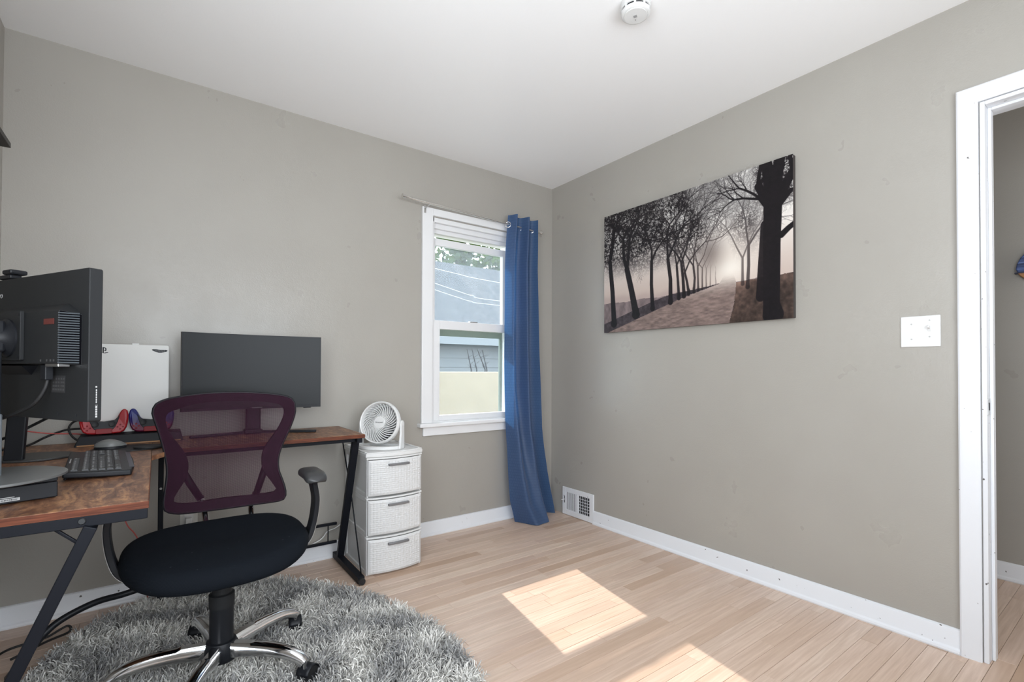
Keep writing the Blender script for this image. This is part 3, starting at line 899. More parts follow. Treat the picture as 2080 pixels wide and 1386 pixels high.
LEAF.P(Base_Color=LEAF.ramp(rp, [(0.0, (0.008, 0.023, 0.007)), (0.5, (0.024, 0.055, 0.012)), (1.0, (0.08, 0.12, 0.02))]), Roughness=0.6)
tl = LEAF.n('BsdfTranslucent'); LEAF.set(tl.inputs[0], (0.09, 0.17, 0.024)); mx = LEAF.n('MixShader'); mx.inputs[0].default_value = 0.35
LEAF.t.links.new(LEAF.p.outputs[0], mx.inputs[1]); LEAF.t.links.new(tl.outputs[0], mx.inputs[2]); LEAF.t.links.new(mx.outputs[0], LEAF.out.inputs[0])
t = thing('tree', 'leafy green tree rising behind the grey roof', 'tree', (4.9, 10, -0.5))
B().tube([(0, 0, 0), (0.1, 0, 2), (0, 0.1, 4.2), (0.3, 0, 6)], [0.3, 0.22, 0.18, 0.08], 10).build('trunk', mat('bark', (0.10, 0.075, 0.055), 0.9), t, smooth=3)
lr = np.random.default_rng(11)
b = B()
for k in range(60):
    cx, cy, cz = lr.uniform(-3.6, 3.6), lr.uniform(-1.4, 1.4), lr.uniform(4.2, 8.0)
    rr = lr.uniform(0.4, 0.8)
    for j in range(95):
        p = Vector((cx, cy, cz))+Vector(lr.normal(0, 0.5, 3))*rr
        M = Euler(lr.uniform(0, 6.28, 3)).to_matrix()
        s = lr.uniform(0.09, 0.17)
        b.add([p+M @ Vector(q)*s for q in ((-0.5, 0, 0), (0, -0.9, 0), (0.5, 0, 0), (0, 0.9, 0))], [(0, 1, 2, 3)])
o = b.build('foliage', LEAF.m, t); o['kind'] = 'stuff'
WIRE = mat('white_cable', (0.45, 0.46, 0.48), 0.5)
for lab, pts in (('upper overhead cable crossing in front of the grey roof', [(-3.5, 3.0, 2.75), (0.558, 3.0, 2.404), (1.625, 3.0, 2.33), (6, 3.0, 2.2)]), ('middle overhead cable crossing in front of the grey roof', [(-3, 3.2, 3.0), (0.815, 3.2, 2.215), (1.259, 3.2, 2.14), (1.766, 3.2, 2.098), (6, 3.2, 2.1)]), ('lowest overhead cable crossing in front of the grey roof', [(-3, 3.25, 2.9), (0.816, 3.25, 2.139), (1.26, 3.25, 2.061), (1.766, 3.25, 2.039), (6, 3.25, 2.05)])):
    o = B().tube(spline(pts, 5), 0.0042, 6).build('overhead_cable', WIRE)
    tag(o, lab, 'cable', 'overhead cables outside the window')
t = thing('utility_pole', 'weathered utility pole at the right end of the overhead cables', 'pole', (6, 3.15, -0.5))
B().tube([(0, 0, 0), (0, 0, 3.1)], [0.13, 0.11], 14).build('post', mat('bark', (0.10, 0.075, 0.055), 0.9), t, smooth=0.6)
B().bb(-0.05, 0.05, -0.4, 0.4, 2.75, 2.85).build('cross_arm', mat('bark', (0.10, 0.075, 0.055), 0.9), t)
t = thing('bare_shrub', 'small bare dark shrub behind the cream garden wall', 'shrub', (1.2, 3.0, -0.5))
BK = mat('dark_twig', (0.03, 0.03, 0.035), 0.8)
for x0, x1 in ((-0.15, -0.08), (-0.07, 0.01), (0.02, 0.15), (0.10, 0.18)):
    br = B().tube([(x1*0.3, 0, 0), (x1, 0, 1.2), (x1, 0, 1.56), (x0, 0, 1.84)], [0.012, 0.010, 0.009, 0.005], 6).build('stem', BK, t)
    for k in range(5):
        z = 1.58+k*0.05; s = 1 if k % 2 else -1
        B().tube([(x1+(x0-x1)*(k*0.05+0.02)/0.28, 0, z), (x1+s*0.05, 0.01, z+0.05)], [0.004, 0.002], 5).build('twig', BK, br)

# ================================================================== desk and what stands on it
ZD = 0.735
DO = (-2.2, -0.3, 0)
t = thing('corner_desk', 'L-shaped rustic brown desk on black slanted metal legs', 'desk', DO)
TH = 0.018
def slab(poly, z0, z1, name, m, parent, bevel=0.0012):
    return B().prism([(a-DO[0], b_-DO[1]) for a, b_ in poly], z0, z1, lambda a, b_, z: (a, b_, z)).build(name, m, parent, bevel=bevel)
wing = slab([(-2.925, -0.03), (-2.925, -1.34), (-2.442, -1.34), (-2.442, -0.600), (-2.442, -0.03)], ZD-TH, ZD, 'tabletop', DESK, t)
lng = slab([(-2.4405, -0.03), (-2.4405, -0.595), (-2.36, -0.455), (-1.602, -0.455), (-1.602, -0.03)], ZD-TH, ZD, 'tabletop', DESK, t)
def band(p, q, parent):
    p, q = Vector(p), Vector(q); n = Vector(((q-p).y, -(q-p).x)).normalized()*0.0012
    return slab([tuple(p), tuple(p+n), tuple(q+n), tuple(q)], ZD-TH+0.0008, ZD-0.0008, 'edge_band', EDGE, parent, 0)
band((-2.925, -1.34), (-2.442, -1.34), wing); band((-2.442, -1.34), (-2.442, -0.60), wing)
band((-2.36, -0.455), (-1.602, -0.455), lng); band((-1.602, -0.455), (-1.602, -0.03), lng)
def dk(pts): return off(pts, DO)
def dbar(name, p, q, w, h, parent=t, m=FRAME, bevel=0.002, ref=(0, 0, 1)):
    p, q = dk([p, q]); return B().bar(p, q, w, h, ref).build(name, m, parent, bevel=bevel)
ZF = ZD-TH-0.0125
# frame rails
dbar('rail', (-2.90, -1.3255, ZF), (-2.443, -1.3255, ZF), 0.025, 0.025)
dbar('rail', (-2.905, -1.313, ZF), (-2.905, -0.05, ZF), 0.02, 0.025)
dbar('rail', (-2.475, -1.313, ZF), (-2.475, -0.47, ZF), 0.02, 0.025)
dbar('rail', (-1.622, -0.44, ZF), (-1.622, -0.045, ZF), 0.025, 0.025)
dbar('rail', (-2.46, -0.055, ZF), (-1.635, -0.055, ZF), 0.02, 0.02)
dbar('rail', (-2.40, -0.40, ZF), (-1.635, -0.40, ZF), 0.02, 0.02)
# slanted end legs with feet
lw = dbar('leg', (-2.546, -1.3255, ZF-0.012), (-2.815, -1.3255, 0.03), 0.025, 0.048, ref=(0, 1, 0))
dbar('foot', (-2.87, -1.3255, 0.018), (-2.45, -1.3255, 0.018), 0.04, 0.03)
dbar('leg_strut', (-2.610, -1.318, ZF-0.012), (-2.555, -1.322, 0.640), 0.007, 0.007)
B().lathe([(0, 0.004), (0.006, 0.004), (0.0075, 0.002), (0.0075, 0)], 14, Matrix.Translation(Vector(dk([(-2.562, -1.338, ZF+0.002)])[0])) @ Matrix.Rotation(PI/2, 4, 'X')).build('bolt', mat('dark_bolt', (0.07, 0.075, 0.08), 0.35, 0.8), lw, smooth=0.6)
lr_ = dbar('leg', (-1.612, -0.346, ZF-0.012), (-1.612, -0.105, 0.03), 0.022, 0.036, ref=(1, 0, 0))
dbar('foot', (-1.612, -0.015-0.012, 0.022), (-1.612, -0.447, 0.022), 0.034, 0.032)
B().tube(dk([(-1.612, -0.44, 0.018), (-1.612, -0.46, 0.018)]), 0.017, 12).build('foot_cap', RUBBER, t, smooth=0.6)
B().tube(dk([(-1.612, -0.04, 0.008), (-1.612, -0.04, 0.0)]), 0.014, 12).build('levelling_pad', RUBBER, t, smooth=0.6)
B().tube(dk([(-1.604, -0.09, ZF-0.012), (-1.598, -0.26, 0.36), (-1.604, -0.425, 0.03)]), 0.0035, 8).build('brace_rod', FRAME, t, smooth=3)
# low rear stretcher
dbar('stretcher', (-2.42, -0.075, 0.212), (-1.622, -0.075, 0.207), 0.014, 0.014)
dbar('stretcher', (-2.42, -0.075, 0.112), (-1.622, -0.075, 0.108), 0.014, 0.014)
for x in (-1.668, -1.93, -2.19):
    dbar('stretcher_rod', (x, -0.075, 0.112), (x, -0.075, 0.21), 0.005, 0.005, bevel=0)
# corner post
cp = dbar('corner_post', (-2.409, -0.13, ZF-0.012), (-2.409, -0.13, 0.004), 0.02, 0.02, ref=(0, 1, 0))
B().cyl(dk([(-2.409, -0.1405, 0.52)])[0], dk([(-2.409, -0.143, 0.52)])[0], 0.005, 10).build('bolt_cap', PRINT, cp)

# curved monitor ------------------------------------------------------
MO = (-2.046, -0.2, ZD)
t = thing('curved_monitor', 'black curved monitor on the desk against the far wall', 'monitor', MO)
R_ = 1.5; hw = 0.298
def curve(u, z, dep):           # u in -1..1
    a = u*hw/R_
    return ((R_-dep)*math.sin(a), (R_-dep)*math.cos(a)-R_+0.015, z)     # sides come forward (to the room)
ZB, ZT = 0.862-ZD, 1.217-ZD
def shell(name, z0, z1, d0, d1, m, uu=(-1, 1), parent=t):
    n = 24; b = B(); vs = []; fs = []
    for i in range(n+1):
        u = uu[0]+(uu[1]-uu[0])*i/n
        vs += [curve(u, z0, d0), curve(u, z1, d0), curve(u, z1, d1), curve(u, z0, d1)]
    for i in range(n):
        for k in range(4):
            l = (k+1) % 4
            fs.append((i*4+k, i*4+l, i*4+4+l, i*4+4+k))
    fs += [(3, 2, 1, 0), (n*4, n*4+1, n*4+2, n*4+3)]
    return b.add(vs, fs).build(name, m, parent, smooth=0.5)
shell('back_housing', ZB, ZT, -0.012, 0.005, BLACK)
n = NT('matte_screen')
n.P(Base_Color=(0.014, 0.016, 0.018), Roughness=0.38, Specular_IOR_Level=0.22)
SCREEN = n.m
shell('screen', ZB+0.014, ZT-0.004, 0.004, 0.0062, SCREEN, (-0.985, 0.985))
shell('chin', ZB, ZB+0.012, 0.004, 0.008, BLACK)
B().lathe([(0, -0.03), (0.10, -0.03), (0.13, 0.0), (0.13, 0.001)], 28, Matrix.Translation((0, 0.02, (ZB+ZT)/2)) @ Matrix.Rotation(PI/2, 4, 'X') @ Matrix.Scale(1, 4)).build('rear_dome', BLACK, t, smooth=0.7)
nk = B(); nk.bb(-0.032, 0.032, 0.05, 0.085, 0.02, 0.30); nk.bb(-0.035, 0.035, 0.03, 0.06, 0.16, 0.27); nk.build('neck', BLACK, t, bevel=0.006)
for s in (-1, 1):
    B().bar((s*0.005, 0.075, 0.011), ((0.272 if s > 0 else -0.26), -0.03 if s > 0 else 0.04, 0.006), 0.024, 0.011).build('foot', BLACK, t, bevel=0.003)
B().bb(-0.04, 0.04, 0.04, 0.10, 0.004, 0.024).build('foot_hub', BLACK, t, bevel=0.005)
B().bb(0.215, 0.25, -0.014, 0.0, ZB-0.004, ZB).build('joystick_button', BLACK, t, bevel=0.001)
B().bb(-0.012, 0.03, -0.0065+0.0135-0.002, 0.0135-0.005, ZB+0.004, ZB+0.008).build('brand_mark', GREY, t)

# game console -----------------------------------------------------------
PO = (-2.515, -0.06, ZD)
t = thing('game_console', 'white slab game console standing upright behind the controllers', 'console', PO)
PSW = mat('matte_console_white', (0.70, 0.695, 0.67), 0.45)
def rr(w, h, r, n=5, cx=0, cy=0):
    out = []
    for sx, sy, a0 in ((1, 1, 0), (-1, 1, PI/2), (-1, -1, PI), (1, -1, 1.5*PI)):
        for k in range(n+1):
            a = a0+PI/2*k/n
            out.append((cx+sx*(w/2-r)+r*math.cos(a), cy+sy*(h/2-r)+r*math.sin(a)))
    return out
B().prism(rr(0.262, 0.395, 0.009, cy=0.226), -0.048, -0.034, lambda a, z, y_: (a, y_, z)).build('side_panel', PSW, t, bevel=0.003)
B().prism(rr(0.262, 0.395, 0.009, cy=0.226), 0.030, 0.044, lambda a, z, y_: (a, y_, z)).build('side_panel', PSW, t, bevel=0.003)
B().bb(-0.122, 0.122, -0.034, 0.030, 0.036, 0.414).build('body', BLACK, t, bevel=0.004)
B().bb(0.01-0.012, 0.01+0.012, -0.044, -0.032, 0.422, 0.429).build('tab', PLASTW, t, bevel=0.001)
B().lathe([(0, 0), (0.050, 0), (0.050, 0.018), (0.045, 0.022), (0.0, 0.022)], 28).build('stand', BLACK, t, smooth=0.6)
B().bb(-0.05, 0.05, -0.03, 0.03, 0.02, 0.037).build('stand_clip', BLACK, t, bevel=0.003)
# maker's emblem in the corner of the panel: an upright P on a flat S, and an oval sticker
em = B()
em.prism([(0, -0.011), (0.0045, -0.0125), (0.0045, 0.0105), (0.009, 0.0085), (0.009, 0.001), (0.0058, 0.0025), (0.0058, -0.0015), (0.010, -0.003), (0.0128, 0.0), (0.0128, 0.0085), (0.010, 0.012), (0.0, 0.0145)], -0.0488, -0.0478, lambda a, z, y_: (a-0.101, y_, z+0.395))
em.prism([(0.006, -0.0095), (0.016, -0.0065), (0.020, -0.0075), (0.018, -0.0095), (0.006, -0.0130)], -0.0488, -0.0478, lambda a, z, y_: (a-0.101, y_, z+0.395))
em.prism([(-0.001, -0.006), (-0.009, -0.0085), (-0.011, -0.0105), (-0.008, -0.012), (-0.001, -0.0105)], -0.0488, -0.0478, lambda a, z, y_: (a-0.101, y_, z+0.395))
em.build('emblem', BLACK, t)
st = [(-0.029, 0.006), (-0.024, 0.0082), (-0.012, 0.0078), (0.0, 0.0062), (0.013, 0.0062), (0.024, 0.0062), (0.029, 0.003), (0.027, -0.001), (0.018, -0.004), (0.006, -0.0075), (-0.004, -0.0075), (-0.016, -0.003), (-0.025, 0.001)]
sk = B().prism([(a+0.096, b_+0.397) for a, b_ in st], -0.0486, -0.0478, lambda a, z, y_: (a, y_, z)).build('sticker', BLACK, t)
for k in range(7):
    B().bb(0.078+k*0.0055, 0.0815+k*0.0055, -0.0489, -0.0485, 0.3965-(k % 2)*0.001, 0.3995).build('sticker_print', GREY, sk)

# charging bar under the controllers ---------------------------------------
t = thing('charging_bar', 'low black wedge bar holding the two game controllers', 'dock', (-2.515, -0.155, ZD))
B().add([(-0.18, -0.045, 0), (0.185, -0.045, 0), (0.185, 0.035, 0), (-0.18, 0.035, 0), (-0.165, -0.025, 0.040), (0.175, -0.025, 0.040), (0.175, 0.03, 0.046), (-0.165, 0.03, 0.046)], [(0, 3, 2, 1), (4, 5, 6, 7), (0, 1, 5, 4), (1, 2, 6, 5), (2, 3, 7, 6), (3, 0, 4, 7)]).build('body', BLACK, t, bevel=0.003)
B().bb(-0.17, 0.175, -0.0455, -0.0435, 0.002, 0.007).build('trim_strip', mat('copper_trim', (0.35, 0.17, 0.06), 0.4), t)

# game controllers ---------------------------------------------------------
RED = mat('metallic_red', (0.30, 0.007, 0.011), 0.34, 0.0, spec=0.3)
REDD = mat('deep_red', (0.20, 0.006, 0.010), 0.4, 0.0, spec=0.25)
BLUE = NT('blue_to_red_shell')
sx = BLUE.n('SeparateXYZ'); BLUE.set(sx.inputs[0], BLUE.n('TexCoord').outputs['Object'])
BLUE.P(Base_Color=BLUE.ramp(BLUE.math('MULTIPLY', sx.outputs[2], 10.0), [(0.2, (0.11, 0.005, 0.03)), (0.42, (0.025, 0.009, 0.09)), (0.7, (0.012, 0.018, 0.15))]), Roughness=0.34, Metallic=0.0, Specular_IOR_Level=0.3)
half = [(0, 0.002), (0.030, 0.0), (0.052, 0.002), (0.066, 0.010), (0.074, 0.026), (0.0785, 0.05), (0.080, 0.075), (0.076, 0.094), (0.068, 0.102), (0.058, 0.099), (0.050, 0.084), (0.043, 0.068), (0.034, 0.057), (0.018, 0.053), (0, 0.052)]
outl = half+[(-a, b_) for a, b_ in half[-2:0:-1]]
def controller(loc, rz, tilt, shell_m, pad_m, label):
    t = thing('game_controller', label, 'controller', loc, rz, 'game controllers on the charging bar')
    t.rotation_euler = (tilt, 0, rz)
    def fn(a, z, y_):
        return (a, y_*(1.0 if abs(a) < 0.05 else 1.0)-0.010*(z/0.1)**2, z)
    B().prism(outl, -0.016, 0.016, fn).build('shell', shell_m, t, bevel=0.008, seg=3)
    B().prism([(-0.030, 0.018), (0.030, 0.018), (0.038, 0.030), (0.045, 0.050), (0.052, 0.078), (0.043, 0.066), (0.034, 0.056), (0, 0.0515), (-0.034, 0.056), (-0.043, 0.066), (-0.052, 0.078), (-0.045, 0.050), (-0.038, 0.030)], -0.0185, -0.010, fn).build('centre_panel', BLACK, t, bevel=0.0015)
    B().prism(rr(0.054, 0.022, 0.005, cy=0.011), -0.020, -0.010, fn).build('touchpad', pad_m, t, bevel=0.002)
    for s in (-1, 1):
        M = Matrix.Translation((s*0.027, -0.017, 0.040)) @ Matrix.Rotation(PI/2, 4, 'X')
        B().lathe([(0.013, 0), (0.0135, 0.003), (0.008, 0.004), (0.007, 0.009), (0.011, 0.011), (0.011, 0.0145), (0.0075, 0.0130), (0, 0.0125)], 20, M).build('stick', RUBBER, t, smooth=0.7)
    for dx, dz in ((0.009, 0), (-0.009, 0), (0, 0.009), (0, -0.009)):
        M = Matrix.Translation((0.053+dx, -0.0155, 0.026+dz)) @ Matrix.Rotation(PI/2, 4, 'X')
        B().lathe([(0.0035, 0), (0.0035, 0.0025), (0, 0.003)], 12, M).build('button', pad_m, t, smooth=0.6)
        B().box((-0.053+dx, -0.017, 0.026+dz), (0.006, 0.004, 0.006)).build('direction_key', pad_m, t, bevel=0.001)
    for s in (-1, 1):
        B().bb(s*0.042-0.009, s*0.042+0.009, 0.004, 0.018, -0.002, 0.012).build('trigger', BLACK, t, bevel=0.003)
controller((-2.604, -0.155, ZD+0.043), 0.02, -0.16, RED, REDD, 'metallic red game controller standing upside down on the black bar')
controller((-2.444, -0.150, ZD+0.043), -0.10, -0.16, BLUE.m, REDD, 'blue and red game controller standing beside the red one')

# mouse, mat and keyboard -----------------------------------------------------
t = thing('mouse_pad', 'flat black rounded mouse pad on the desk', 'mouse pad', (-2.505, -0.345, ZD))
B().prism([(0.115*math.cos(a)*(1.0+0.12*math.cos(2*a)), 0.095*math.sin(a)) for a in np.linspace(0, 2*PI, 40, endpoint=False)], 0, 0.004, lambda a, b_, z: (a, b_, z)).build('pad', RUBBER, t, bevel=0.001)
B().prism([(0.055+0.05*math.cos(a), -0.05+0.038*math.sin(a)) for a in np.linspace(0, 2*PI, 24, endpoint=False)], 0.004, 0.012, lambda a, b_, z: (a, b_, z)).build('wrist_rest', RUBBER, t, bevel=0.003)
t = thing('computer_mouse', 'grey and black wireless mouse behind the keyboard', 'mouse', (-2.572, -0.325, ZD+0.0042), 0.12)
def mouse_shell(h0, h1, sc):
    def fn(u, v):
        a = 2*PI*u; r = math.sin(v*PI/2)
        x = 0.052*sc*math.cos(a)*r; y_ = 0.030*sc*math.sin(a)*r*(1-0.10*math.cos(2*a))
        hx = 1-0.55*((x+0.012)/0.056)**2
        return (x, y_, h0+(h1-h0)*max(0, math.cos(v*PI/2))**0.6*max(hx, 0.25))
    return fn
B().grid(mouse_shell(0.0, 0.020, 1.0), 32, 10, True).build('base', BLACK, t, smooth=3)
B().grid(mouse_shell(0.009, 0.036, 0.97), 32, 12, True).build('top_shell', mat('mouse_grey', (0.17, 0.175, 0.17), 0.4), t, smooth=3)
B().tube([(-0.036, -0.003, 0.026), (-0.036, 0.003, 0.026)], 0.006, 12).build('wheel', RUBBER, t, smooth=0.6)
KR = PI/2+0.07
t = thing('keyboard', 'black full-size keyboard with white legends near the desk corner', 'keyboard', (-2.572, -0.745, ZD), KR)
# local x runs along the keyboard, local y towards its back (the wall side)
kb_out = [(-0.225, -0.070), (-0.12, -0.080), (0.0, -0.083), (0.12, -0.080), (0.225, -0.070), (0.228, 0.0), (0.222, 0.082), (-0.222, 0.082), (-0.228, 0.0)]
kz = lambda y_: 0.016+0.010*(y_+0.08)/0.16
b = B(); m_ = len(kb_out)
vs_ = [(a, b_, max(0.0, kz(b_)-0.016)) for a, b_ in kb_out]+[(a, b_, kz(b_)) for a, b_ in kb_out]
b.add(vs_, [tuple(range(m_-1, -1, -1)), tuple(range(m_, 2*m_))]+[(i, (i+1) % m_, m_+(i+1) % m_, m_+i) for i in range(m_)])
b.build('case', BLACK, t, bevel=0.004, seg=3)
KEY = mat('key_black', (0.022, 0.023, 0.025), 0.5)
keyc = {}
def key(x, y_, w):
    k = round(w, 4)
    if k not in keyc:
        h = 0.0155/2; a = w/2-0.0015
        keyc[k] = B().add([(-a, -h, 0), (a, -h, 0), (a, h, 0), (-a, h, 0), (-a+0.0015, -h+0.0015, 0.0055), (a-0.0015, -h+0.0015, 0.0055), (a-0.0015, h-0.0008, 0.0055), (-a+0.0015, h-0.0008, 0.0055)], [(0, 1, 5, 4), (1, 2, 6, 5), (2, 3, 7, 6), (3, 0, 4, 7), (4, 5, 6, 7)]).mesh('key', KEY)
    o = link('key', keyc[k], t); o.location = (x, y_, kz(y_)-0.0005)
    return o
PR = mat('key_legend', (0.42, 0.42, 0.42), 0.6)
u_ = 0.0188
lm_ = B().bb(-0.0022, 0.0022, -0.002, 0.002, 0.0054, 0.0057).mesh('key_legend', PR)
def legend(k, dx=-0.003):
    o = link('key_legend', lm_, k); o.location = (dx, 0.002, 0)
rows = [(0.058, [1]*13), (0.034, [1]*13+[1.7]), (0.0155, [1.4]+[1]*12+[1.3]), (-0.003, [1.7]+[1]*11+[2.0]), (-0.0215, [2.2]+[1]*10+[2.5]), (-0.040, [1.3, 1.1, 1.1, 6.0, 1.1, 1.1, 1.1, 1.9])]
rk = random.Random(3)
for y_, ws in rows:
    x = -0.205
    for w in ws:
        kk = key(x+w*u_/2, y_, w*u_)
        if rk.random() < 0.9 and w < 3: legend(kk)
        x += w*u_
for y_ in (0.034, 0.0155, -0.003, -0.0215, -0.040):
    for k in range(3):
        if y_ in (-0.003,) : continue
        legend(key(0.079+k*u_, y_, u_))
    for k in range(4):
        legend(key(0.142+k*u_, y_, u_))
B().bb(-0.04, 0.05, 0.0715, 0.0745, 0.0256, 0.0261).build('brand_print', PRINT, t)
for s in (-1, 1):
    B().tube([(s*0.20, 0.072, 0.010), (s*0.205, 0.078, 0.0035)], 0.003, 6).build('fold_out_foot', BLACK, t)
B().bb(-0.17, 0.17, -0.079, -0.067, kz(-0.073)-0.001, kz(-0.073)+0.0008).build('palm_edge', mat('blue_black_edge', (0.012, 0.016, 0.03), 0.3), t, bevel=0.0005)

# big monitor seen from behind ----------------------------------------------------
AR = math.radians(119.86)
AO = (-2.5545, -1.3460, 0)
t = thing('desktop_monitor', 'large dark grey monitor seen from behind at the left edge', 'monitor', AO, AR)
# local x along the panel away from the viewer, local y out of its back, z up
A0, A1 = 0.930, 1.2826
sh = B().prism(rr(0.53, A1-A0, 0.006, cx=0.265, cy=(A0+A1)/2), -0.027, 0.0, lambda a, z, y_: (a, y_, z)).build('back_shell', DKGREY, t, bevel=0.002)
B().bb(0.008, 0.522, -0.0285, -0.027, A0+0.018, A1-0.008).build('screen', SCREEN, t)
md_ = B().add([(0.053, 0.032, 1.063), (0.40, 0.032, 1.063), (0.40, 0.032, 1.184), (0.053, 0.032, 1.184), (0.026, 0.0, 1.060), (0.43, 0.0, 1.060), (0.43, 0.0, 1.204), (0.084, 0.0, 1.204), (0.026, 0.0, 1.176)],
              [(0, 1, 2, 3), (0, 3, 8, 4), (3, 7, 8), (3, 2, 6, 7), (2, 1, 5, 6), (1, 0, 4, 5), (4, 8, 7, 6, 5)]).build('computer_module', DKGREY, t, bevel=0.001)
sl_ = mat('vent_slat_grey', (0.040, 0.047, 0.054), 0.5, spec=0.15)
B().add([(0.0512, 0.0310, 1.064), (0.0258, 0.0012, 1.061), (0.0258, 0.0012, 1.175), (0.0512, 0.0310, 1.183), (0.054, 0.029, 1.064), (0.028, 0.0, 1.061), (0.028, 0.0, 1.175), (0.054, 0.029, 1.183)], [(0, 1, 2, 3), (4, 7, 6, 5), (0, 4, 5, 1), (1, 5, 6, 2), (2, 6, 7, 3), (3, 7, 4, 0)]).build('vent_recess', mat('vent_black', (0.002, 0.002, 0.003), 0.9, spec=0.05), md_)
for k in range(21):
    z = 1.066+k*0.0056
    B().bar((0.051, 0.0335, z), (0.027, 0.0045, z-0.001), 0.002, 0.0028).build('vent_slat', sl_, md_)
vp = B().prism(rr(0.116, 0.118, 0.004, cx=0.262, cy=1.130), 0.032, 0.040, lambda a, z, y_: (a, y_, z)).build('mount_plate', DKGREY, t, bevel=0.001)
for dx in (-0.05, 0.05):
    for dz in (-0.05, 0.05):
        M = Matrix.Translation((0.262+dx, 0.040, 1.130+dz)) @ Matrix.Rotation(-PI/2, 4, 'X')
        B().lathe([(0.0035, 0), (0.0035, 0.0006), (0, 0.0006)], 10, M).build('screw', BLACK, vp)
B().lathe([(0.046, 0), (0.046, 0.004), (0.030, 0.016), (0.026, 0.03), (0.0, 0.03)], 28, Matrix.Translation((0.262, 0.040, 1.125)) @ Matrix.Rotation(-PI/2, 4, 'X')).build('pivot', BLACK, t, smooth=0.7)
B().bb(0.236, 0.288, 0.052, 0.085, 1.09, 1.165).build('neck_head', BLACK, t, bevel=0.006)
B().bb(0.241, 0.283, 0.056, 0.082, 0.83, 1.10).build('stand_column', BLACK, t, bevel=0.004)
B().bb(0.239, 0.285, 0.054, 0.084, 0.79, 0.945).build('column_sleeve', mat('column_grey', (0.16, 0.18, 0.20), 0.35, 0.5), t, bevel=0.004)
B().bb(0.070, 0.114, 0.0325, 0.0333, 1.153, 1.166).build('red_label', mat('dull_red_print', (0.11, 0.022, 0.018), 0.5), t)
text('maker_logo', 'lenovo', 0.022, t, (0.432, 0.0006, 1.2415), (PI/2, 0, PI), PRINT, shear=0.25)
lb = B().bb(0.095, 0.155, 0.0002, 0.0007, 0.995, 1.035).build('rating_label', mat('label_grey', (0.03, 0.03, 0.032), 0.6), t)
mat('faint_print', (0.06, 0.06, 0.062), 0.6)
rl = random.Random(5)
for k in range(4):
    for j in range(5):
        B().bb(0.098+j*0.011, 0.098+j*0.011+rl.uniform(0.004, 0.009), 0.0007, 0.0009, 1.000+k*0.0085, 1.0045+k*0.0085).build('label_print', MATS['faint_print'], lb)
for k in range(12):
    z0 = 0.940+k*0.0055; w = (0.0022 if k < 5 else 0.0013) if k != 5 else 0.003
    B().bb(-0.0006, -0.0001, -0.016-w, -0.016+w*0.6, z0, z0+(0.0042 if k != 5 else 0.001)).build('serial_print', PRINT, t)
B().bb(-0.0006, -0.0001, -0.0175, -0.0145, 1.0085, 1.0120).build('serial_print', PRINT, t)
for x in (0.0445, 0.12, 0.19):
    B().bb(x, x+0.006, -0.0002, 0.0006, 0.941, 0.947).build('latch_hole', BLACK, t)
B().add([(0.22, 0.0, 1.058), (0.40, 0.0, 1.058), (0.40, 0.03, 1.058), (0.22, 0.03, 1.058), (0.25, 0.0, 1.036), (0.38, 0.0, 1.036)], [(0, 1, 2, 3), (0, 4, 5, 1), (3, 2, 5, 4), (0, 3, 4), (1, 5, 2)]).build('cable_hood', BLACK, t)
B().bb(0.062, 0.118, 0.006, 0.028, 1.056, 1.0632).build('port_strip', STEEL, t, bevel=0.001)
for x in (0.068, 0.082, 0.098, 0.125):
    B().bb(x, x+0.005, 0.0323, 0.0328, 1.068, 1.073).build('port_icon', mat('faint_print', (0.06, 0.06, 0.062), 0.6), t)
B().bb(0.127, 0.150, 0.008, 0.024, 1.025, 1.061).build('cable_plug', BLACK, t, bevel=0.002)
B().lathe([(0.0, 0.0), (0.118, 0.0), (0.131, 0.004), (0.131, 0.009), (0.120, 0.012), (0, 0.013)], 48, Matrix.Translation((0.262, 0.069, 0.7865)) @ Matrix.Diagonal((1.05, 1.05, 1, 1))).build('base_plate', mat('base_grey', (0.15, 0.155, 0.155), 0.36, 0.3, bump=(40, 0.03)), t, smooth=0.6)
t2 = thing('webcam', 'small black webcam clipped on top of the big monitor', 'webcam', (-2.752, -1.0005, 1.283), AR)
B().bb(-0.035, 0.025, -0.022, 0.002, 0.001, 0.012).build('clip', BLACK, t2, bevel=0.003)
B().bb(-0.045, -0.002, -0.03, 0.006, 0.012, 0.024).build('camera_body', BLACK, t2, bevel=0.004)
o = B().tube(spline([(-2.6345, -1.2315, 1.035), (-2.642, -1.232, 1.00), (-2.665, -1.215, 0.965), (-2.72, -1.14, 0.935), (-2.775, -1.05, 0.915), (-2.83, -0.93, 0.88), (-2.86, -0.80, 0.80), (-2.87, -0.72, ZD+0.006), (-2.90, -0.60, ZD+0.006)]), 0.0042, 8).build('video_cable', RUBBER, smooth=3)
tag(o, 'black cable plugged into the back of the big monitor', 'cable')

# black mini computer under the monitor stand ----------------------------------
t = thing('mini_computer', 'flat black mini computer under the grey monitor stand', 'computer', (-2.622, -1.177, ZD), math.atan2(-0.295, -0.956))
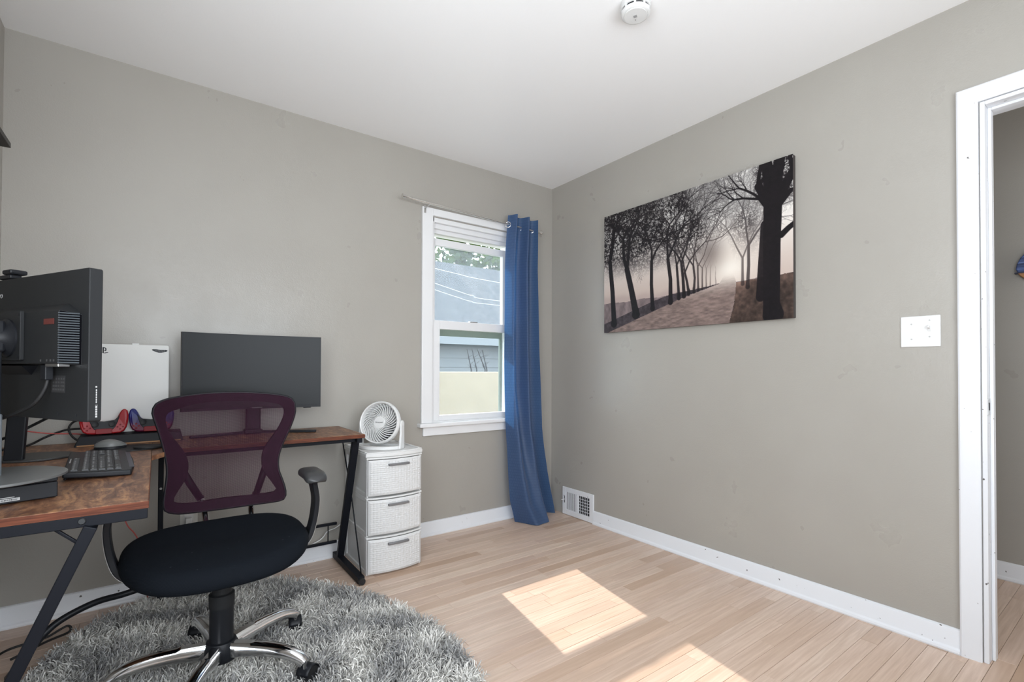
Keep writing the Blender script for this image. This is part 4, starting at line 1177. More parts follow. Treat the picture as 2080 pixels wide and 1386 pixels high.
# local x runs left along the near face, local y points towards the viewer
B().bb(0.0, 0.19, -0.185, 0.0, 0.003, 0.040).build('lower_case', BLACK, t, bevel=0.002)
B().bb(0.0, 0.19, -0.185, -0.0008, 0.0408, 0.0512).build('lid', BLACK, t, bevel=0.002)
sk = B().bb(0.066, 0.115, -0.0002, 0.0006, 0.008, 0.0145).build('barcode_label', PRINT, t)
rb = random.Random(8); x = 0.069
while x < 0.112:
    w = rb.choice((0.0008, 0.0014, 0.002)); B().bb(x, x+w, 0.0006, 0.0008, 0.0095, 0.0130).build('barcode_bar', BLACK, sk); x += w+rb.choice((0.001, 0.0018))
B().bb(0.075, 0.100, -0.0002, 0.0005, 0.0162, 0.0178).build('label_print', PRINT, t)
for x in (0.02, 0.17):
    for y_ in (-0.165, -0.02):
        B().cyl((x, y_, 0), (x, y_, 0.004), 0.008, 10).build('rubber_foot', RUBBER, t)

# second monitor hidden behind --------------------------------------------------
t = thing('small_monitor', 'dark monitor mostly hidden behind the big one, on an oval base', 'monitor', (-2.775, -0.42, ZD), math.radians(-8))
B().prism([(0.115*math.cos(a), 0.10*math.sin(a)) for a in np.linspace(0, 2*PI, 40, endpoint=False)], 0.0, 0.008, lambda a, b_, z: (a, b_, z)).build('base_plate', mat('charcoal_base', (0.045, 0.045, 0.045), 0.45), t, bevel=0.003)
B().bar((-0.03, -0.07, 0.006), (-0.018, -0.075, 0.20), 0.05, 0.022, ref=(0, 1, 0)).build('neck', BLACK, t, bevel=0.004)
B().bb(-0.065, -0.03, -0.30, 0.18, 0.155, 0.44).build('panel', BLACK, t, bevel=0.004)
B().bb(-0.030, -0.0288, -0.29, 0.17, 0.175, 0.43).build('screen', SCREEN, t)
text('maker_logo', 'lenovo', 0.014, t, (-0.0286, -0.20, 0.1645), (PI/2, 0, PI/2), PRINT)

# cables on the desk ----------------------------------------------------------------
def cable(name, pts, r, m, label, cat='cable'):
    return tag(B().tube(spline(pts), r, 8).build(name, m, smooth=3), label, cat)
cable('black_cable', [(-2.741, -0.397, 0.876), (-2.798, -0.37, 0.84), (-2.829, -0.393, 0.82), (-2.87, -0.37, 0.80), (-2.90, -0.34, 0.77), (-2.905, -0.30, ZD+0.005)], 0.005, RUBBER, 'thick black cable drooping below the big monitor')
cable('black_cable', [(-2.66, -0.065, 0.797), (-2.724, -0.06, 0.796), (-2.76, -0.05, 0.785), (-2.80, -0.05, 0.766), (-2.845, -0.05, ZD+0.005), (-2.882, -0.118, ZD+0.005), (-2.91, -0.17, ZD+0.005)], 0.0042, RUBBER, 'long black cable trailing along the desk back to the console')
cable('black_cable', [(-2.66, -0.05, 0.84), (-2.70, -0.05, 0.831), (-2.717, -0.05, 0.819), (-2.724, -0.06, 0.798), (-2.713, -0.07, 0.769), (-2.69, -0.08, 0.748), (-2.66, -0.085, ZD+0.005)], 0.004, RUBBER, 'black cable looping beside the red controller')
cable('red_cable', [(-2.90, -0.05, 0.809), (-2.856, -0.05, 0.798), (-2.785, -0.05, 0.783), (-2.694, -0.06, 0.775), (-2.673, -0.07, 0.766), (-2.65, -0.08, ZD+0.004)], 0.0025, mat('red_sheath', (0.55, 0.10, 0.09), 0.5), 'thin red cable stretched across the wall behind the desk')
cable('red_cable', [(-2.56, -0.08, 0.50), (-2.53, -0.095, 0.38), (-2.503, -0.1, 0.334), (-2.489, -0.1, 0.303), (-2.475, -0.09, 0.251), (-2.46, -0.08, 0.12), (-2.45, -0.07, 0.01)], 0.0025, MATS['red_sheath'], 'thin red cable hanging down under the desk')
cable('cable_sleeve', [(-2.45, -0.545, 0.245), (-2.519, -0.55, 0.236), (-2.588, -0.536, 0.225), (-2.652, -0.538, 0.205), (-2.70, -0.552, 0.183), (-2.735, -0.565, 0.150), (-2.775, -0.545, 0.09), (-2.82, -0.48, 0.012)], 0.0115, BLACK, 'thick black tube curving down under the desk behind the leg', 'cable sleeve')
cable('black_cable', [(-2.90, -0.30, 0.008), (-2.859, -0.236, 0.008), (-2.768, -0.22, 0.012), (-2.731, -0.205, 0.022), (-2.706, -0.197, 0.03), (-2.694, -0.203, 0.022), (-2.702, -0.21, 0.008), (-2.76, -0.25, 0.008), (-2.84, -0.33, 0.008)], 0.0045, RUBBER, 'black cable looped on the floor behind the slanted desk leg')

# ================================================================== drawer tower and fan
TO = (-1.4115, -0.2, 0)
t = thing('drawer_tower', 'white woven-look plastic three-drawer tower below the window', 'drawer unit', TO)
TW = 0.1535
fy = lambda x: -0.176-0.028*(1-(x/TW)**2)          # bowed front, local y
LID = mat('white_lid_plastic', (0.70, 0.70, 0.69), 0.38)
BODY = mat('white_body_plastic', (0.66, 0.66, 0.655), 0.4)
def bowed(z0, z1, inset, yb, name, m, parent, bevel=0.003):
    xs = np.linspace(-TW+inset, TW-inset, 13)
    poly = [(x, fy(x)) for x in xs]+[(TW-inset, yb), (-TW+inset, yb)]
    return B().prism(poly, z0, z1, lambda a, b_, z: (a, b_, z)).build(name, m, parent, bevel=bevel)
tiers = [(0.0, 0.197), (0.197, 0.397), (0.397, 0.602)]
for z0, z1 in tiers:
    b = B()
    for s in (-1, 1):
        x0, x1 = s*(TW-0.004), s*(TW-0.014)
        b.bb(x0, x1, -0.168, -0.140, z0, z1).bb(x0, x1, 0.148, 0.176, z0, z1).bb(x0, x1, -0.14, 0.148, z0, z0+0.022).bb(x0, x1, -0.14, 0.148, z1-0.026, z1)
        b.bb(s*(TW-0.012), s*(TW-0.016), -0.14, 0.148, z0+0.02, z1-0.02)
    b.bb(-TW+0.014, TW-0.014, 0.166, 0.176, z0, z1)
    b.bb(-TW+0.014, TW-0.014, -0.165, 0.17, z0, z0+0.006)
    b.build('tier_frame', BODY, t, bevel=0.002)
    bowed(z1-0.011, z1-0.001, 0.0, -0.15, 'tier_lip', LID, t)
def weave(x, z):
    p, q = 0.0165, 0.0105
    i, j = math.floor(x/p), math.floor(z/q)
    fx, fz = x/p-i, z/q-j
    if (i+j) % 2: h = math.sin(PI*fz)**0.5*(0.55+0.45*math.sin(PI*fx))
    else: h = math.sin(PI*fx)**0.5*(0.55+0.45*math.sin(PI*fz))
    return 0.0040*h
hb = mat('grey_pull', (0.20, 0.20, 0.205), 0.35, 0.3)
for z0, z1 in tiers:
    a0, a1 = z0+0.010, z1-0.013
    nu_, nv_ = 112, 64
    def face(u, v):
        x = (u*2-1)*(TW-0.007); z = a0+(a1-a0)*v
        e = min(x+TW-0.007, TW-0.007-x, z-a0, a1-z)
        k = min(1.0, max(0.0, (e-0.006)/0.004))
        return (x, fy(x)-0.006-weave(x+1, z+1)*k+0.004*max(0.0, 1-e/0.003), z)
    d = B().grid(face, nu_, nv_)
    xs = np.linspace(-TW+0.007, TW-0.007, 13)
    dr = d.build('drawer', BODY, t, smooth=3)
    B().prism([(x, fy(x)-0.002) for x in xs]+[(TW-0.018, 0.15), (-TW+0.018, 0.15)], a0, a1-0.004, lambda a, b_, z: (a, b_, z)).build('drawer_box', BODY, dr)
    zh = a1-0.032
    pu = B(); xs2 = np.linspace(-0.052, 0.062, 9)
    pu.prism([(x, fy(x)-0.024) for x in xs2]+[(x, fy(x)-0.006) for x in xs2[::-1]], zh, zh+0.011, lambda a, b_, z: (a, b_, z))
    pu.build('handle', hb, dr, bevel=0.002)
lid = bowed(0.602, 0.622, -0.004, 0.178, 'lid', LID, t, bevel=0.004)
b = B()
b.bb(-TW, -TW+0.012, -0.15, 0.178, 0.622, 0.628).bb(TW-0.012, TW, -0.15, 0.178, 0.622, 0.628).bb(-TW, TW, 0.166, 0.178, 0.622, 0.628)
xs = np.linspace(-TW, TW, 13)
b.prism([(x, fy(x)+0.002) for x in xs]+[(x, fy(x)+0.016) for x in xs[::-1]], 0.622, 0.628, lambda a, b_, z: (a, b_, z))
b.build('lid_rim', LID, lid, bevel=0.002)

# fan ----------------------------------------------------------------------------
FW = mat('fan_white', (0.76, 0.76, 0.75), 0.33)
FG = mat('fan_inside_grey', (0.055, 0.055, 0.06), 0.7)
FO = (-1.425, -0.215, 0.6225)
fyaw = math.atan2(-0.64, -0.77)
t = thing('desk_fan', 'white round desk fan with spiral grille on top of the drawer tower', 'fan', FO, fyaw)
# local x = blowing direction, y = pivot axis
HZ = 0.136
MH = Matrix.Translation((0, 0, HZ)) @ Matrix.Rotation(-0.20, 4, 'Y') @ Matrix.Rotation(PI/2, 4, 'Y')    # lathe z -> local x, tilted up
FR = 0.118
hs = B().lathe([(0.0, -0.105), (0.045, -0.104), (0.062, -0.095), (0.085, -0.065), (0.103, -0.030), (FR, 0.005), (FR-0.001, 0.030), (FR-0.006, 0.036), (FR-0.011, 0.033), (FR-0.014, 0.010), (FR-0.018, -0.02)], 56, MH).build('housing', FW, t, smooth=0.8)
B().lathe([(0.0, -0.055), (0.09, -0.05), (0.093, -0.02)], 40, MH).build('duct', FG, t, smooth=0.8)
def blade(sgn=1):
    pts = []
    for k in range(9):
        f = k/8; r = 0.028+f*(FR-0.013-0.028); a = 0.95*f**0.85
        pts.append(Vector((r*math.cos(a), r*math.sin(a), 0.022-0.014*f*f+0.004)))
    b = B(); vs = []; fs = []
    for i, p in enumerate(pts):
        d = (pts[min(i+1, 8)]-pts[max(i-1, 0)]).normalized(); nrm = Vector((-d.y, d.x, 0))*0.0019
        vs += [p+nrm, p-nrm, p-nrm-Vector((0, 0, 0.009)), p+nrm-Vector((0, 0, 0.009))]
    for i in range(8):
        for k in range(4):
            l = (k+1) % 4; fs.append((i*4+k, i*4+l, i*4+4+l, i*4+4+k))
    fs += [(0, 1, 2, 3), (35, 34, 33, 32)]
    return b.add(vs, fs).mesh('grille_blade', FW)
bm_ = blade()
for k in range(32):
    o = link('grille_blade', bm_, t)
    o.matrix_local = MH @ Matrix.Rotation(2*PI*k/32, 4, 'Z')
hub = B().lathe([(0.034, 0.014), (0.034, 0.024), (0.031, 0.0275), (0.0, 0.029)], 32, MH).build('hub', FW, t, smooth=0.6)
o = text('maker_mark', 'Honeywell', 0.0105, hub, (0, 0, 0), (0, 0, 0), DKGREY)
o.matrix_local = MH @ Matrix.Translation((0, 0, 0.0290)) @ Matrix.Rotation(-PI/2-0.0, 4, 'Z') @ Matrix.Rotation(PI, 4, 'Z')
fb = B()
for k in range(3):
    a = k*2*PI/3
    fb.grid(lambda u, v, a=a: MH @ Vector(((0.02+0.065*u)*math.cos(a+(v-0.5)*1.2+0.6*u), (0.02+0.065*u)*math.sin(a+(v-0.5)*1.2+0.6*u), -0.03+0.022*(v-0.5))), 8, 6)
    fb.build('fan_blade', mat('fan_blade_grey', (0.20, 0.20, 0.21), 0.4), t, smooth=3, solid=0.002); fb = B()
for s in (-1, 1):
    y_ = s*(FR+0.006)
    b = B()
    poly = [(-0.020, 0.0), (0.032, 0.0), (0.028, 0.03), (0.019, 0.09), (0.017, HZ+0.004), (0.010, HZ+0.014), (0.0, HZ+0.018), (-0.010, HZ+0.014), (-0.017, HZ+0.004), (-0.018, 0.09)]
    b.prism(poly, y_-0.006, y_+0.006, lambda a, z, yy: (a, yy, z))
    ar = b.build('arm', FW, t, bevel=0.004, seg=3)
    B().lathe([(0.011, 0), (0.011, 0.0015), (0, 0.002)], 16, Matrix.Translation((0, y_+s*0.0062, HZ)) @ Matrix.Rotation(-s*PI/2, 4, 'X')).build('pivot_cap', FW, ar, smooth=0.6)
def arc(r0, r1, a0, a1, z0, z1, n=24):
    out = [(r0*math.cos(a), r0*math.sin(a)) for a in np.linspace(a0, a1, n)]+[(r1*math.cos(a), r1*math.sin(a)) for a in np.linspace(a1, a0, n)]
    return out
ft = B()
pts_o = [(0.10*math.cos(a)+0.0, (FR+0.012)*math.sin(a)) for a in np.linspace(-PI/2, PI/2, 24)]
pts_i = [(0.062*math.cos(a)-0.004, (FR-0.004)*math.sin(a)) for a in np.linspace(PI/2, -PI/2, 24)]
ft.prism(pts_o+pts_i, 0.0, 0.018, lambda a, b_, z: (a-0.0, b_, z))
pts_o = [(-0.085*math.cos(a), (FR+0.012)*math.sin(a)) for a in np.linspace(PI/2, -PI/2, 24)]
pts_i = [(-0.050*math.cos(a), (FR-0.004)*math.sin(a)) for a in np.linspace(-PI/2, PI/2, 24)]
ft.prism(pts_o+pts_i, 0.0, 0.016, lambda a, b_, z: (a, b_, z))
ft.build('base', FW, t, bevel=0.004)

# ================================================================== office chair
HO = (-2.243, -0.885, 0)
t = thing('office_chair', 'black swivel chair with purple mesh back and chrome star base', 'chair', HO)
def m_seat():
    n = NT('black_seat_fabric')
    v = n.vec()
    w1_ = n.n('TexWave', wave_type='BANDS', bands_direction='DIAGONAL'); n.set(w1_.inputs['Vector'], v); w1_.inputs['Scale'].default_value = 130
    lint = n.ramp(n.noise(n.vec((1, 1, 1)), 90, 2, 0.3), [(0.76, (0, 0, 0)), (0.80, (0.5,)*3)])
    n.P(Base_Color=n.mix(lint, (0.0060, 0.0080, 0.0115), (0.07, 0.08, 0.09)), Roughness=0.85, Specular_IOR_Level=0.1)
    n.bump(w1_.outputs['Fac'], 0.25, 0.0008)
    return n.m
SEAT = m_seat()
def seat_fn(u, v):
    a = 2*PI*u
    n_ = 2.7
    c_, s_ = math.cos(a), math.sin(a)
    r = (abs(c_)**n_+abs(s_)**n_)**(-1/n_)
    ex, ey = 0.272*r*c_, 0.243*r*s_
    # v: 0 top centre .. 0.6 top rim .. 0.8 widest .. 1 underside
    if v < 0.55: k = v/0.55*0.86; dz = 0
    elif v < 0.8:
        q = (v-0.55)/0.25; k = 0.86+0.14*math.sin(q*PI/2); dz = -0.034*(1-math.cos(q*PI/2))
    else:
        q = (v-0.8)/0.2; k = 1-0.30*q**2.2; dz = -0.034-0.036*math.sin(q*PI/2)
    x, y_ = ex*k, ey*k
    fr = max(0.0, (-y_-0.03)/0.21)
    side = (x/0.27)**2
    z = 0.474+0.010*side*(1-fr)-0.030*fr**2+0.010*max(0, y_/0.24)+0.006*math.sin(6*x+1)*0.4-0.012*math.exp(-(x/0.13)**2-((y_-0.03)/0.12)**2)
    return (x-0.004, y_+0.018, z+dz*(1+0.1*fr))
B().grid(seat_fn, 72, 34, True).build('seat', SEAT, t, smooth=3)
B().bb(-0.15, 0.15, -0.10, 0.14, 0.386, 0.402).build('seat_pan', BLACK, t, bevel=0.01)
B().bb(-0.05, 0.05, -0.05, 0.11, 0.335, 0.39).build('tilt_mechanism', BLACK, t, bevel=0.01)
B().tube([(-0.05, 0.0, 0.375), (-0.18, -0.02, 0.383), (-0.235, -0.03, 0.386)], [0.006, 0.006, 0.009], 10).build('height_lever', BLACK, t, smooth=0.8)
B().lathe([(0.036, 0.11), (0.036, 0.252)], 32).build('column', BLACK, t, smooth=0.6)
B().lathe([(0.0385, 0.250), (0.0385, 0.292), (0.030, 0.295), (0.026, 0.34)], 40).build('column_collar', DKGREY, t, smooth=0.6)
B().lathe([(0.046, 0.072), (0.052, 0.080), (0.052, 0.118), (0.044, 0.135), (0.037, 0.137)], 36).build('hub', BLACK, t, smooth=0.7)
def legmesh():
    path = spline([(0.042, 0, 0.108), (0.10, 0, 0.114), (0.17, 0, 0.117), (0.235, 0, 0.112), (0.280, 0, 0.098), (0.302, 0, 0.082)], 5)
    b = B(); n = len(path)
    vs = []; fs = []
    for i, p in enumerate(path):
        f = i/(n-1); w = 0.020-0.004*f; h = 0.024-0.010*f
        d = (path[min(i+1, n-1)]-path[max(i-1, 0)]).normalized(); up_ = Vector((-d.z, 0, d.x))
        for (aa, bb_) in ((-0.6, 1), (0.6, 1), (1, 0.55), (1, -0.8), (0.7, -1), (-0.7, -1), (-1, -0.8), (-1, 0.55)):
            vs.append(p+Vector((0, 1, 0))*aa*w+up_*bb_*h)
    for i in range(n-1):
        for k in range(8):
            l = (k+1) % 8; fs.append((i*8+k, i*8+l, i*8+8+l, i*8+8+k))
    fs += [tuple(range(7, -1, -1)), tuple((n-1)*8+k for k in range(8))]
    return b.add(vs, fs).mesh('base_leg', CHROME, smooth=0.9)
LEGM = legmesh()
stem = B().cyl((0, 0, 0.088), (0, 0, 0.045), 0.007, 12).mesh('caster_stem', CHROME, smooth=0.6)
wheel = B().lathe([(0.0, -0.011), (0.020, -0.011), (0.0265, -0.008), (0.029, 0.0), (0.0265, 0.008), (0.012, 0.010), (0, 0.0095)], 24, Matrix.Rotation(PI/2, 4, 'X')).mesh('wheel', RUBBER, smooth=0.6)
hood = B().grid(lambda u, v: (0.032*math.cos(PI*(0.08+u*0.86)), (v-0.5)*0.046, 0.032*math.sin(PI*(0.08+u*0.86))), 14, 5).mesh('caster_hood', BLACK, smooth=3)
for k, sw in zip(range(5), (0.9, -0.6, 2.2, 0.2, 1.4)):
    a = math.radians(28.5+72*k)
    lg = link('base_leg', LEGM, t); lg.rotation_euler = (0, 0, a)
    o = link('caster_stem', stem, lg); o.location = (0.303, 0, 0)
    for s in (-1, 1):
        w_ = link('wheel', wheel, lg)
        w_.matrix_local = Matrix.Translation((0.303, 0, 0.038)) @ Matrix.Rotation(sw, 4, 'Z') @ Matrix.Translation((0.014, s*0.0125, 0))
    h_ = link('caster_hood', hood, lg)
    h_.matrix_local = Matrix.Translation((0.303, 0, 0.038)) @ Matrix.Rotation(sw, 4, 'Z') @ Matrix.Translation((0.014, 0, 0))
    h_.modifiers.new('thickness', 'SOLIDIFY').thickness = 0.003
# back rest ----------------------------------------------------------------------
outer = [(-2.426, 0.922), (-2.385, 0.936), (-2.288, 0.95), (-2.179, 0.954), (-2.088, 0.95), (-1.992, 0.938), (-1.953, 0.923), (-1.94, 0.894), (-1.943, 0.851), (-1.964, 0.789), (-1.992, 0.722), (-2.006, 0.669), (-2.005, 0.621), (-1.993, 0.58), (-1.983, 0.538), (-1.985, 0.512), (-2.005, 0.498), (-2.097, 0.493), (-2.213, 0.492), (-2.331, 0.498), (-2.372, 0.506), (-2.395, 0.519), (-2.402, 0.537), (-2.4, 0.572), (-2.395, 0.613), (-2.392, 0.648), (-2.393, 0.684), (-2.399, 0.721), (-2.409, 0.77), (-2.425, 0.833), (-2.436, 0.87), (-2.439, 0.895)]
inner = [(-2.353, 0.897), (-2.31, 0.911), (-2.209, 0.919), (-2.089, 0.915), (-2.006, 0.903), (-1.981, 0.881), (-1.983, 0.846), (-2.003, 0.798), (-2.029, 0.759), (-2.056, 0.714), (-2.066, 0.668), (-2.058, 0.618), (-2.016, 0.549), (-2.023, 0.534), (-2.103, 0.529), (-2.212, 0.531), (-2.313, 0.529), (-2.367, 0.541), (-2.37, 0.562), (-2.337, 0.617), (-2.326, 0.652), (-2.326, 0.689), (-2.339, 0.727), (-2.363, 0.767), (-2.389, 0.812), (-2.4, 0.856), (-2.39, 0.883)]
BC = (-2.193, 0.705)
def polar(poly, n=120):
    P = spline([(a, b_, 0) for a, b_ in poly+poly[:1]], 5)
    a = np.array([math.atan2(p.y-BC[1], p.x-BC[0]) for p in P]); r = np.array([math.hypot(p.y-BC[1], p.x-BC[0]) for p in P])
    o = np.argsort(a); a, r = a[o], r[o]
    a3 = np.concatenate([a-2*PI, a, a+2*PI]); r3 = np.concatenate([r, r, r])
    th = np.linspace(-PI, PI, n, endpoint=False)
    rr_ = np.interp(th, a3, r3)
    return [(BC[0]+q*math.cos(h), BC[1]+q*math.sin(h)) for h, q in zip(th, rr_)]
OUT, INN = polar(outer), polar(inner)
def bk(x, z, dy):      # back surface: reclined, hollow towards the sitter
    y_ = 0.2*z-0.67-0.045*((x-BC[0])/0.24)**2+0.016*math.cos((z-0.60)*7)+0.018
    return (x-HO[0], y_-HO[1]+dy, z)
def m_mesh():
    n = NT('purple_mesh_fabric')
    n.t.nodes.remove(n.p)
    v = n.vec()
    sx = n.n('SeparateXYZ'); n.set(sx.inputs[0], v)
    k = 2*PI/0.0034
    a = n.math('SINE', n.math('MULTIPLY', n.math('ADD', sx.outputs[0], sx.outputs[2]), k*0.7071))
    b_ = n.math('SINE', n.math('MULTIPLY', n.math('SUBTRACT', sx.outputs[0], sx.outputs[2]), k*0.7071))
    hole = n.ramp(n.math('ADD', n.math('MULTIPLY', n.math('MULTIPLY', a, b_), 0.5), 0.5), [(0.46, (0, 0, 0)), (0.62, (1, 1, 1))])
    fac = n.math('ADD', n.math('MULTIPLY', hole, 0.72), 0.16)
    p = n.n('BsdfPrincipled'); n.set(p.inputs['Base Color'], (0.040, 0.012, 0.026)); p.inputs['Roughness'].default_value = 0.7; p.inputs['Specular IOR Level'].default_value = 0.06
    tr = n.n('BsdfTransparent')
    m = n.n('MixShader'); n.set(m.inputs[0], fac)
    n.t.links.new(p.outputs[0], m.inputs[1]); n.t.links.new(tr.outputs[0], m.inputs[2]); n.t.links.new(m.outputs[0], n.out.inputs[0])
    return n.m
br = link('backrest', None, t)
n_ = len(OUT)
b = B(); vs = [bk(BC[0], BC[1], 0)]; fs = []
rings = 14
for j in range(1, rings+1):
    for i, (x, z) in enumerate(OUT):
        f = j/rings
        vs.append(bk(BC[0]+(x-BC[0])*f, BC[1]+(z-BC[1])*f, -0.002))
for i in range(n_):
    fs.append((0, 1+i, 1+(i+1) % n_))
for j in range(rings-1):
    for i in range(n_):
        l = (i+1) % n_
        fs.append((1+j*n_+i, 1+j*n_+l, 1+(j+1)*n_+l, 1+(j+1)*n_+i))
b.add(vs, fs).build('mesh_fabric', m_mesh(), br, smooth=3)
FRM = mat('purple_black_frame', (0.012, 0.005, 0.010), 0.5, spec=0.15)
b = B(); vs = []; fs = []
for (x, z), (xi, zi) in zip(OUT, INN):
    vs += [bk(x, z, 0.002), bk(xi, zi, 0.002), bk(xi, zi, 0.020), bk(x, z, 0.020)]
for i in range(n_):
    l = (i+1) % n_
    for k in range(4):
        q = (k+1) % 4; fs.append((i*4+k, i*4+q, l*4+q, l*4+k))
b.add(vs, fs).build('back_frame', FRM, br, smooth=0.8)
B().tube([bk(x, z, 0.006) for x, z in OUT], 0.0055, 8, closed=True).build('rim', BLACK, br, smooth=3)
for s, pts in ((-1, [(-2.345, 0.655), (-2.318, 0.60), (-2.283, 0.535)]), (1, [(-2.048, 0.645), (-2.062, 0.60), (-2.088, 0.525)])):
    B().tube([bk(x, z, 0.022) for x, z in pts], [0.014, 0.014, 0.013], 10).build('brace', BLACK, br, smooth=3)
for s, pts in ((-1, [(-2.283, 0.545, 0.03), (-2.270, 0.485, 0.03)]), (1, [(-2.088, 0.535, 0.03), (-2.106, 0.47, 0.03)])):
    top = [bk(*p) for p in pts]
    x1 = top[1][0]
    p3 = (x1*0.94, 0.235, 0.425); p4 = (x1*0.85, 0.16, 0.370); p5 = (x1*0.75, 0.06, 0.352)
    B().tube(spline(top+[p3, p4, p5], 5), 0.0115, 14).build('back_tube', CHROME, t, smooth=3)
# arm rests --------------------------------------------------------------------
SILV = mat('silver_arm_side', (0.42, 0.42, 0.41), 0.35, 0.6)
for s in (-1, 1):
    xm = 0.294
    path = spline([(s*0.14, 0.0, 0.396), (s*0.225, 0.0, 0.398), (s*0.270, 0.0, 0.420), (s*0.293, 0.0, 0.475), (s*0.303, 0.0, 0.56), (s*0.292, 0.0, 0.625), (s*0.288, 0.0, 0.650)], 6)
    b = B(); vs = []; fs = []; n2 = len(path)
    for i, p in enumerate(path):
        f = i/(n2-1); w = 0.0085+0.001*f; L = 0.026+0.010*abs(f-0.5)*2
        d = (path[min(i+1, n2-1)]-path[max(i-1, 0)]).normalized(); nr = Vector((d.z, 0, -d.x))
        yc = -0.01+0.02*math.sin(f*PI)
        vs += [p+nr*w+Vector((0, yc-L, 0)), p+nr*w+Vector((0, yc+L, 0)), p-nr*w+Vector((0, yc+L, 0)), p-nr*w+Vector((0, yc-L, 0))]
    for i in range(n2-1):
        for k in range(4):
            l = (k+1) % 4; fs.append((i*4+k, i*4+l, i*4+4+l, i*4+4+k))
    fs += [(0, 1, 2, 3), tuple(n2*4-1-k for k in range(4))]
    ar = b.add(vs, fs).build('armrest', BLACK, t, smooth=0.9, bevel=0.003)
    b = B(); vs = []; fs = []
    for i, p in enumerate(path[8:], 8):
        f = i/(n2-1); w = 0.0098
        d = (path[min(i+1, n2-1)]-path[max(i-1, 0)]).normalized(); nr = Vector((d.z, 0, -d.x))*s
        if nr.x*s < 0: nr = -nr
        L = 0.023+0.010*abs(f-0.5)*2; yc = -0.01+0.02*math.sin(f*PI)
        vs += [p+nr*w+Vector((0, yc-L, 0)), p+nr*w+Vector((0, yc+L, 0))]
    for i in range(len(vs)//2-1):
        fs.append((i*2, i*2+1, i*2+3, i*2+2))
    b.add(vs, fs).build('side_inlay', SILV, ar, smooth=3, solid=0.002)
    def pad(u, v, s=s):
        a = 2*PI*u
        yy = -0.085+0.16*v
        e = math.sqrt(max(0.0, 1-(2*abs(v-0.5))**9))
        c_, s_ = math.cos(a), math.sin(a)
        drop = -0.018*max(0, 1-v*2.6)**2
        return (s*0.288+0.0385*e*math.copysign(abs(c_)**0.45, c_), yy, 0.664+drop+0.013*e*math.copysign(abs(s_)**0.6, s_)-0.006*(c_*e)**2)
    B().grid(pad, 28, 18, True).build('arm_pad', mat('arm_pad_grey', (0.035, 0.036, 0.038), 0.32), ar, smooth=3)

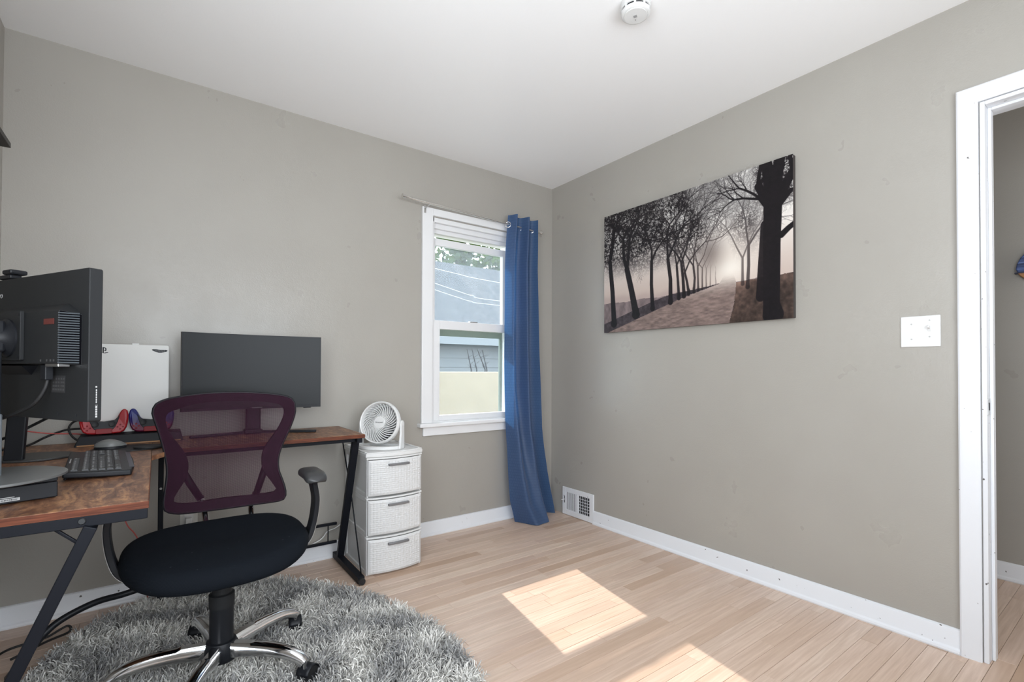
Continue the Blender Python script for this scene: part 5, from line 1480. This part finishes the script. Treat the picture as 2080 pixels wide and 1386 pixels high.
# ================================================================== shag rug
RC = (-2.147, -0.945); RA, RBB, RT = 0.602, 0.905, 0.325
t = thing('shag_rug', 'oval grey and cream shag rug under the chair', 'rug', (RC[0], RC[1], 0), RT)
B().prism([(RA*math.cos(a), RBB*math.sin(a)) for a in np.linspace(0, 2*PI, 72, endpoint=False)], 0.0005, 0.008, lambda a, b_, z: (a, b_, z)).build('backing', mat('rug_backing', (0.10, 0.098, 0.095), 0.95), t)
def pile():
    g = np.random.default_rng(21)
    N = 62000
    u = np.sqrt(g.random(N)); th = g.random(N)*2*PI
    x = RA*1.0*u*np.cos(th); y_ = RBB*1.0*u*np.sin(th)
    # lean field: a few sine waves give clumps that lie over in different directions
    ph = g.random(16)*6.28; kx = g.normal(0, 20, 16); ky = g.normal(0, 20, 16)
    ang = sum(np.sin(kx[i]*x+ky[i]*y_+ph[i]) for i in range(8))*0.9+sum(np.sin(3*kx[i]*x+3*ky[i]*y_+ph[i]) for i in range(8, 16))*0.6
    ang = ang+g.normal(0, 0.8, N)
    lean = np.clip(0.85+g.normal(0, 0.35, N), 0.1, 1.5)
    L = g.uniform(0.030, 0.050, N)
    w = g.uniform(0.0013, 0.0023, N)
    S = 5
    dx, dy = np.cos(ang), np.sin(ang)
    px, py = -dy, dx
    curl = g.normal(0, 1.5, N)
    verts = np.zeros((N, S*2, 3))
    cx, cy, cz = x.copy(), y_.copy(), np.full(N, 0.006)
    for k in range(S):
        f = k/(S-1)
        ww = w*(1-0.25*f)
        tw = curl*f
        ax = px*np.cos(tw)+dx*np.sin(tw); ay = py*np.cos(tw)+dy*np.sin(tw)
        verts[:, 2*k, 0] = cx-ax*ww; verts[:, 2*k, 1] = cy-ay*ww; verts[:, 2*k, 2] = cz
        verts[:, 2*k+1, 0] = cx+ax*ww; verts[:, 2*k+1, 1] = cy+ay*ww; verts[:, 2*k+1, 2] = cz+ww*0.6
        a2 = lean*(0.35+1.25*f)+curl*0.25*np.sin(f*5)
        st = L/(S-1)
        cx = cx+(dx*np.sin(a2)+px*curl*0.35*f)*st; cy = cy+(dy*np.sin(a2)+py*curl*0.35*f)*st; cz = np.maximum(cz+np.cos(a2)*st, 0.006)
    me = bpy.data.meshes.new('pile')
    base = (np.arange(N)*S*2)[:, None, None]
    q = np.array([[2*k, 2*k+1, 2*k+3, 2*k+2] for k in range(S-1)])[None]
    faces = (base+q).reshape(-1, 4)
    nf = len(faces)
    me.vertices.add(N*S*2); me.vertices.foreach_set('co', verts.ravel())
    me.loops.add(nf*4); me.loops.foreach_set('vertex_index', faces.ravel().astype(np.int32))
    me.polygons.add(nf); me.polygons.foreach_set('loop_start', np.arange(nf, dtype=np.int32)*4)
    me.polygons.foreach_set('use_smooth', np.ones(nf, dtype=bool))
    me.update(calc_edges=True)
    # yarn colour per strand
    cl = 0.5+0.25*np.sin(17*x+3*np.sin(9*y_))+0.25*np.sin(15*y_+2.5*np.sin(11*x+1))
    tcol = np.clip(0.55*g.random(N)+0.55*cl-0.05, 0, 1)
    at = me.attributes.new('yarn', 'FLOAT', 'POINT')
    at.data.foreach_set('value', np.repeat(tcol, S*2).astype(np.float32))
    n = NT('shag_yarn')
    a = n.n('Attribute', attribute_name='yarn')
    n.P(Base_Color=n.ramp(a.outputs['Fac'], [(0.0, (0.22, 0.222, 0.23)), (0.36, (0.41, 0.405, 0.395)), (0.62, (0.64, 0.625, 0.59)), (0.85, (0.86, 0.845, 0.80)), (1.0, (0.90, 0.88, 0.83))]), Roughness=0.85, Specular_IOR_Level=0.15)
    me.materials.append(n.m)
    o = link('pile', me, t); o['kind'] = 'stuff'
pile()
